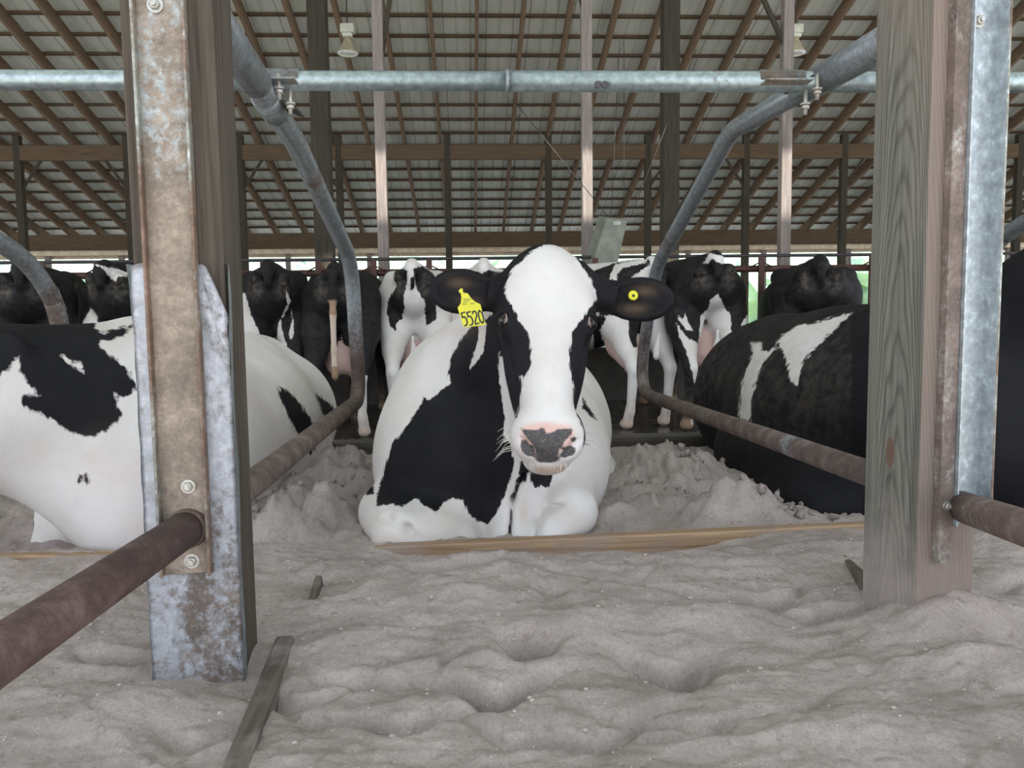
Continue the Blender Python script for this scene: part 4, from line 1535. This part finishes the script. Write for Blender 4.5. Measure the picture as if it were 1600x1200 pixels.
# ================================================================== left lying cow
def build_left():
    Fd = Field((-2.3, 1.75, -.15), (-.35, 4.35, .85), .015)
    B = 'body'
    Fd.ell(B, (-.98, 2.55, .22), (.30, .42, .38), k=.1)
    Fd.ell(B, (-.98, 3.15, .20), (.37, .70, .36), k=.12)
    Fd.ell(B, (-.93, 3.70, .17), (.31, .38, .32), k=.1)
    Fd.cap(B, (-1.0, 2.5, .50), (-.95, 3.65, .45), .11, .09, k=.12)
    Fd.ell(B, (-.72, 3.3, .02), (.16, .36, .16), k=.05)
    Fd.cap(B, W3(430, 800, 2.9), W3(410, 830, 2.5), .09, .06, k=.04)
    # neck to the left and head beyond
    Fd.chain(B, [(W3(205, 640, 2.45), .235), (W3(100, 640, 2.30), .215), (W3(-30, 630, 2.15), .185), (W3(-140, 600, 2.05), .15)], k=.1)
    Fd.cap(B, W3(200, 760, 2.28), W3(215, 830, 2.22), .16, .11, k=.1)
    Fd.cap(B, W3(60, 690, 2.2), W3(190, 790, 2.2), .13, .12, k=.08)
    Fd.cap(B, W3(250, 800, 2.3), W3(290, 855, 2.2), .13, .08, k=.05)
    Fd.ell(B, W3(-170, 600, 2.02), (.20, .13, .13), k=.06)
    Fd.cap(B, W3(-210, 610, 2.0), W3(-300, 680, 1.9), .11, .075, k=.06)
    Fd.cap(B, W3(-120, 560, 2.12), W3(15, 545, 2.08), .05, .045, k=.03, sq=((0, 1, 0), .5))   # ear
    # other foreleg stretched forward
    Fd.chain(B, [(W3(150, 740, 2.6), .12), (W3(98, 800, 2.45), .062), (W3(80, 860, 2.3), .058)], k=.05)
    z4 = lambda p: zp(p, 2.308, 0, 380)
    black = [z4([(-900, 240), (330, 240), (360, 345), (355, 380), (420, 420), (470, 470), (495, 510), (480, 545), (440, 555), (405, 535), (430, 570), (430, 620),
                 (400, 670), (350, 690), (300, 700), (270, 695), (225, 665), (200, 640), (150, 625), (110, 605), (85, 580), (80, 550), (145, 550),
                 (110, 510), (75, 460), (66, 410), (40, 440), (0, 485), (-900, 600), (-900, 200)]),
             z4([(1000, 512), (1050, 540), (1090, 590), (1130, 650), (1140, 740), (1120, 762), (1070, 690), (1030, 610)]),
             z4([(1135, 540), (1190, 580), (1240, 640), (1170, 630)]),
             z4([(1260, 640), (1215, 690), (1180, 760), (1160, 820), (1130, 890), (1100, 955), (1180, 1000), (1300, 900)]),
             z4([(280, 838), (305, 830), (324, 850), (318, 875), (290, 875), (276, 857)]),
             z4([(345, 330), (500, 285), (430, 340), (360, 352)])]
    back = [z4([(230, 408), (275, 430), (290, 423), (312, 478), (270, 450)])]

    def extra(V, px, mpp, lab, gs, at):
        for (x, y, rx, ry, s) in ((190, 740, 60, 50, .30), (215, 820, 30, 25, .3), (225, 540, 20, 14, .3)):
            g = np.exp(-((px[:, 0] - x) / rx) ** 2 - ((px[:, 1] - y) / ry) ** 2)
            at['pnk'] = np.maximum(at['pnk'], g * s * .5)
    V, me, base = cow_object(Fd, 'body', (-1.0, 2.8, 0), '', {'*': (False, black, back)}, M_coat, it=2, extra=extra)
    cow_thing('cow', me, base, 'mostly white cow with black neck patch lying behind the metal-clad post')


build_left()


# ================================================================== right lying cow
def build_right():
    Fd = Field((.85, 1.85, -.15), (2.45, 4.45, 1.05), .015)
    B = 'body'
    Fd.ell(B, (1.45, 3.75, .20), (.37, .42, .385), k=.1)
    Fd.ell(B, (1.48, 3.1, .22), (.42, .75, .395), k=.12)
    Fd.ell(B, (1.55, 2.55, .25), (.34, .42, .42), k=.1)
    Fd.cap(B, (1.52, 2.6, .53), (1.50, 3.75, .49), .12, .10, k=.12)
    Fd.ell(B, (1.18, 3.1, .04), (.18, .40, .22), k=.05)
    Fd.cap(B, (1.12, 2.85, 0), (1.10, 2.45, -.02), .10, .06, k=.05)
    Fd.chain(B, [((1.66, 2.45, .45), .27), ((1.80, 2.25, .62), .22), ((1.98, 2.12, .72), .17)], k=.1)
    Fd.ell(B, (2.15, 2.05, .72), (.22, .12, .13), k=.06)
    Fd.cap(B, W3(1640, 700, 2.3), W3(1560, 760, 2.4), .12, .10, k=.06)
    Fd.ell(B, W3(1300, 775, 2.6), (.22, .22, .12), k=.08)
    z5 = lambda p: zp(p, 2.308, 1000, 380)
    white = [z5([(400, 358), (437, 358), (440, 387), (465, 392), (500, 350), (520, 325), (580, 290), (610, 295), (680, 275), (765, 250), (720, 292),
                 (700, 312), (640, 370), (600, 410), (577, 450), (572, 517), (545, 500), (530, 430), (508, 372), (500, 362), (470, 400), (440, 440),
                 (415, 510), (402, 560), (400, 642), (355, 632), (360, 580), (365, 510), (390, 450), (405, 400)]),
             z5([(497, 885), (500, 930), (540, 980), (600, 1003), (520, 1005), (480, 960), (440, 925), (475, 915)])]

    def extra(V, px, mpp, lab, gs, at):
        at['dirt_shade'] = np.clip(.30 - .002 * np.abs(px[:, 1] - 590), 0, .3) * (px[:, 0] < 1330)
    V, me, base = cow_object(Fd, 'body', (1.45, 3.0, 0), '', {'*': (True, white, [])}, M_coat, it=2, extra=extra)
    cow_thing('cow', me, base, 'black cow with white blaze on its flank lying behind the grey wooden post')


build_right()


# ================================================================== standing cows
def stand(px, Y, ang, sc, label, patch, py=480, udder=1.0, tail=0.0, tailx=0.0, leg=(0, 0), wide=1.0, extra_=None, tail_len=.55, tailgrp='body', hs=1.0):
    base = atY(px, py, Y)
    base = np.array([base[0], Y, FL])
    ca, sa = math.cos(ang), math.sin(ang)

    def T(p):
        x, y, z = p[0] * sc * wide, p[1] * sc, p[2] * sc * hs
        return base + np.array([ca * x - sa * y, sa * x + ca * y, z])
    R = np.array([[ca, sa, 0], [-sa, ca, 0], [0, 0, 1]])
    cor = np.array([T(p) for p in ((-.6, -.25, 0), (.6, -.25, 0), (-.6, 3.0, 0), (.6, 3.0, 0))])
    Fd = Field((cor[:, 0].min(), cor[:, 1].min(), FL - .02), (cor[:, 0].max(), cor[:, 1].max(), FL + 1.6 * sc * hs), .019)
    B = 'body'
    e = lambda g, c, r, k=.06, **q: Fd.ell(g, T(c), (r[0] * sc * wide, r[1] * sc, r[2] * sc), R, k, **q)
    c_ = lambda g, a, b, ra, rb, k=.04, **q: Fd.cap(g, T(a), T(b), ra * sc, rb * sc, k, **q)
    e(B, (0, .30, 1.13), (.245, .36, .22), .08)
    e(B, (0, 1.15, .98), (.325, .78, .37), .12)
    e(B, (0, 1.85, 1.02), (.24, .36, .36), .1)
    c_(B, (0, .15, 1.33), (0, 2.0, 1.33), .07, .09, .1)
    for s in (-1, 1):
        e(B, (s * .205, .46, 1.26), (.07, .13, .075), .12)
        e(B, (s * .105, .02, 1.26), (.05, .07, .055), .06)
        c_(B, (s * .17, .30, 1.10), (s * .165, .24, .84), .155, .145, .08)
        c_(B, (s * .17, .22, .86), (s * .18, .12, .66), .135, .085, .06)
        lx = leg[0 if s < 0 else 1]
        c_(B, (s * .18, .12, .68), (s * (.175 + lx), -.01, .50), .085, .052, .04)
        c_(B, (s * (.175 + lx), -.01, .50), (s * (.175 + lx), .04, .16), .050, .036, .03)
        c_(B, (s * (.175 + lx), .04, .16), (s * (.18 + lx), .06, .10), .042, .045, .02)
        e(B, (s * (.18 + lx), .085, .045), (.052, .07, .05), .015)
        c_(B, (s * .15, 1.85, .80), (s * .14, 1.86, .45), .11, .055, .05)
        c_(B, (s * .14, 1.86, .45), (s * .14, 1.85, .12), .048, .038, .03)
        e(B, (s * .14, 1.88, .05), (.05, .065, .05), .02)
    c_(B, (0, 2.0, 1.15), (0, 2.5, 1.12), .21, .14, .1)
    e(B, (0, 2.72, 1.05), (.105, .20, .12), .06)
    c_(B, (0, 2.8, 1.0), (0, 3.0, .88), .08, .06, .05)
    for s in (-1, 1): Fd.ell(B, T((s * .16, 2.62, 1.12)), (.10 * sc, .02 * sc, .045 * sc), R, .03)
    U = 'udder'
    if udder:
        e(U, (0, .42, .70), (.135 * udder, .20, .165), .06)
        e(U, (0, .33, .60), (.115 * udder, .13, .11), .05)
        for s in (-1, 1):
            e(U, (s * .06, .30, .555), (.06, .07, .065), .03)
            c_(U, (s * .06, .30, .52), (s * .065, .29, .45), .018, .014, .015)
    tg = tailgrp
    z1_ = 1.34 - tail_len * .55
    Fd.chain(tg, [(T((0, .02, 1.38)), .04 * sc), (T((tailx * .1, -.07, 1.31)), .036 * sc), (T((tailx * .5, -.085, z1_)), .028 * sc),
                  (T((tailx, -.07, 1.34 - tail_len)), .024 * sc), (T((tailx * 1.1, -.05, 1.34 - tail_len * 1.35)), .032 * sc)], k=.03)
    e(B, (0, .0, 1.345), (.055, .09, .05), .05)
    # cleft under the tail
    Fd.cap(B, T((0, -.11, 1.15)), T((0, -.02, .78)), .035 * sc, .045 * sc, .05, sub=True)

    def extra(V, px_, mpp, lab, gs, at):
        z = (V[:, 2] - FL) / sc
        if U in gs:
            at['pnk'] = np.where(lab == gs.index(U), .62, 0)
            at['blk'] = np.where(lab == gs.index(U), at['blk'] if extra_ == 'blackudder' else -.1, at['blk'])
        hoof = z < .085
        at['tan'] = np.where(hoof, .5, np.clip((.30 - z) / .3, 0, 1) * .35)
        if 'tail' in gs: at['tan'] = np.where((lab == gs.index('tail')) & (z < 1.1), .6, at['tan'])
        at['dirt_shade'] = np.clip((.5 - z) * 1.4, .10, .6)  # leg dirt; the minimum paints shade into the standing cows' white coats
        pb = (V - base) @ R.T / sc
        rumpd = np.exp(-((np.abs(pb[:, 0]) - .11) / .06) ** 2 - ((pb[:, 2] - 1.2) / .09) ** 2) * (pb[:, 1] < .25)
        at['dirt_shade'] = np.maximum(at['dirt_shade'], rumpd * .75)
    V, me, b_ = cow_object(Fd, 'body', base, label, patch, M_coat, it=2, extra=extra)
    return cow_thing('cow', me, b_, label, None)


BLK = (True, [], [])
WHT = (False, [], [])
z1h = lambda p: zp(p, 2.0, 0, 0)
z6 = lambda p: zp(p, 3.528, 380, 380)
z7 = lambda p: zp(p, 3.528, 920, 380)
z5 = lambda p: zp(p, 2.308, 1000, 380)
zA = lambda p: zp(p, 5.217, 0, 330)
pl_ = {'udder': WHT}
stand(36, 6.2, .3, 1.0, 'black standing cow at the far left edge, seen from behind', {'*': BLK}, wide=1.1, udder=0)
stand(166, 6.3, -.1, 1.0, 'black standing cow with white inner thigh, just left of the metal-clad post',
      {'*': (True, [zA([(745, 785), (790, 850), (825, 1040), (830, 1300), (670, 1300), (665, 1050), (670, 910)]),
                    zA([(660, 430), (730, 415), (850, 450), (1000, 480), (1040, 500), (1040, 530), (960, 535), (945, 575), (880, 530), (840, 460), (770, 440)]),
                    zA([(1115, 855), (1130, 1000), (900, 1040), (940, 990), (975, 905), (1020, 915)]),
                    zA([(590, 800), (625, 850), (625, 1060), (590, 1060)])], []), 'udder': WHT}, udder=1.0)
stand(422, 6.4, .15, 1.0, 'black standing cow with narrow white leg streak, just right of the metal-clad post',
      {'*': (True, [z6([(235, 255), (262, 320), (240, 370), (210, 420), (215, 480), (240, 560), (240, 900), (150, 900), (180, 600), (190, 450), (215, 400), (240, 340)]),
                    z6([(262, 360), (280, 440), (272, 520), (252, 530), (262, 440)]),
                    z6([(10, 270), (40, 380), (150, 640), (150, 760), (0, 700), (-40, 300)])], []), 'udder': WHT}, tailx=.0)
stand(524, 6.3, .0, .98, 'black standing cow with hanging tail and pink udder, behind the left bent pipe',
      {'*': (True, [z6([(340, 765), (430, 765), (430, 1100), (330, 1100)]), z6([(640, 730), (700, 730), (730, 1200), (560, 1200), (600, 950)])], []), 'tail': (True, [z6([(400, 395), (560, 395), (560, 680), (400, 680)])], []), 'udder': WHT}, tailgrp='tail', tailx=-.01, tail_len=.62, udder=1.25, wide=1.05)
stand(645, 6.5, .0, 1.0, 'white standing cow with black rump patches and a pink udder, left of the facing cow',
      {'*': (False, [z6([(835, 150), (870, 135), (905, 150), (900, 240), (885, 280), (890, 350), (875, 420), (845, 440), (840, 485), (805, 450), (793, 380),
                         (800, 310), (845, 240), (830, 190)]),
                     z6([(935, 140), (990, 125), (1040, 160), (1070, 205), (1060, 330), (1065, 420), (1010, 455), (1000, 400), (1000, 320), (960, 260), (945, 200)]),
                     z6([(920, 190), (945, 190), (945, 250), (925, 262)])], []), 'udder': WHT}, udder=1.35)
stand(757, 6.5, .0, 1.0, 'cow almost hidden behind the tagged ear, white tail head with orange mark',
      {'*': (False, [zp([(900, 330), (960, 240), (1050, 220), (1250, 260), (1250, 900), (880, 900)], 10, 660, 400)], []), 'udder': WHT}, udder=0, wide=.8)
stand(1020, 6.5, .42, 1.0, 'white and black standing cow angled left, right of the facing cow',
      {'*': (False, [z7([(30, 150), (140, 110), (330, 85), (335, 120), (235, 185), (300, 250), (420, 380), (60, 400), (20, 200)]),
                     z7([(218, 420), (295, 420), (290, 570), (245, 575), (222, 520)]),
                     z7([(395, 120), (480, 120), (470, 360), (400, 330)]),
                     z7([(20, 400), (100, 410), (60, 480), (85, 560), (30, 600)])],
             [z7([(105, 235), (120, 170), (145, 115), (330, 82), (310, 110), (190, 135), (155, 175), (158, 220), (130, 195)])]), 'udder': WHT}, udder=1.0, leg=(.02, 0))
stand(1117, 6.3, .0, 1.02, 'black standing cow with white udder streak and white tail head, behind the right bent pipe',
      {'*': (True, [z7([(630, 110), (665, 55), (720, 65), (770, 85), (800, 80), (845, 130), (790, 100), (740, 115), (700, 100), (680, 85), (655, 112)]),
                    z7([(665, 320), (715, 280), (740, 340), (780, 395), (785, 480), (805, 500), (800, 560), (740, 720), (690, 760), (640, 700), (615, 600), (608, 500),
                        (615, 400), (660, 360)]),
                    z7([(480, 435), (540, 520), (600, 550), (620, 640), (670, 760), (640, 1000), (560, 1000), (590, 800), (540, 600), (500, 520)]),
                    z7([(485, 380), (520, 430), (530, 390), (545, 430), (575, 480), (540, 480), (500, 430)]),
                    z7([(890, 190), (912, 240), (905, 340), (890, 440), (885, 505), (878, 440), (835, 460), (880, 380), (902, 260)])], []), 'udder': WHT},
      udder=1.15, tailx=0, wide=1.08)
stand(1280, 6.1, -.30, .98, 'all black standing cow angled right, just left of the grey wooden post', {'*': BLK}, udder=0, wide=1.25)
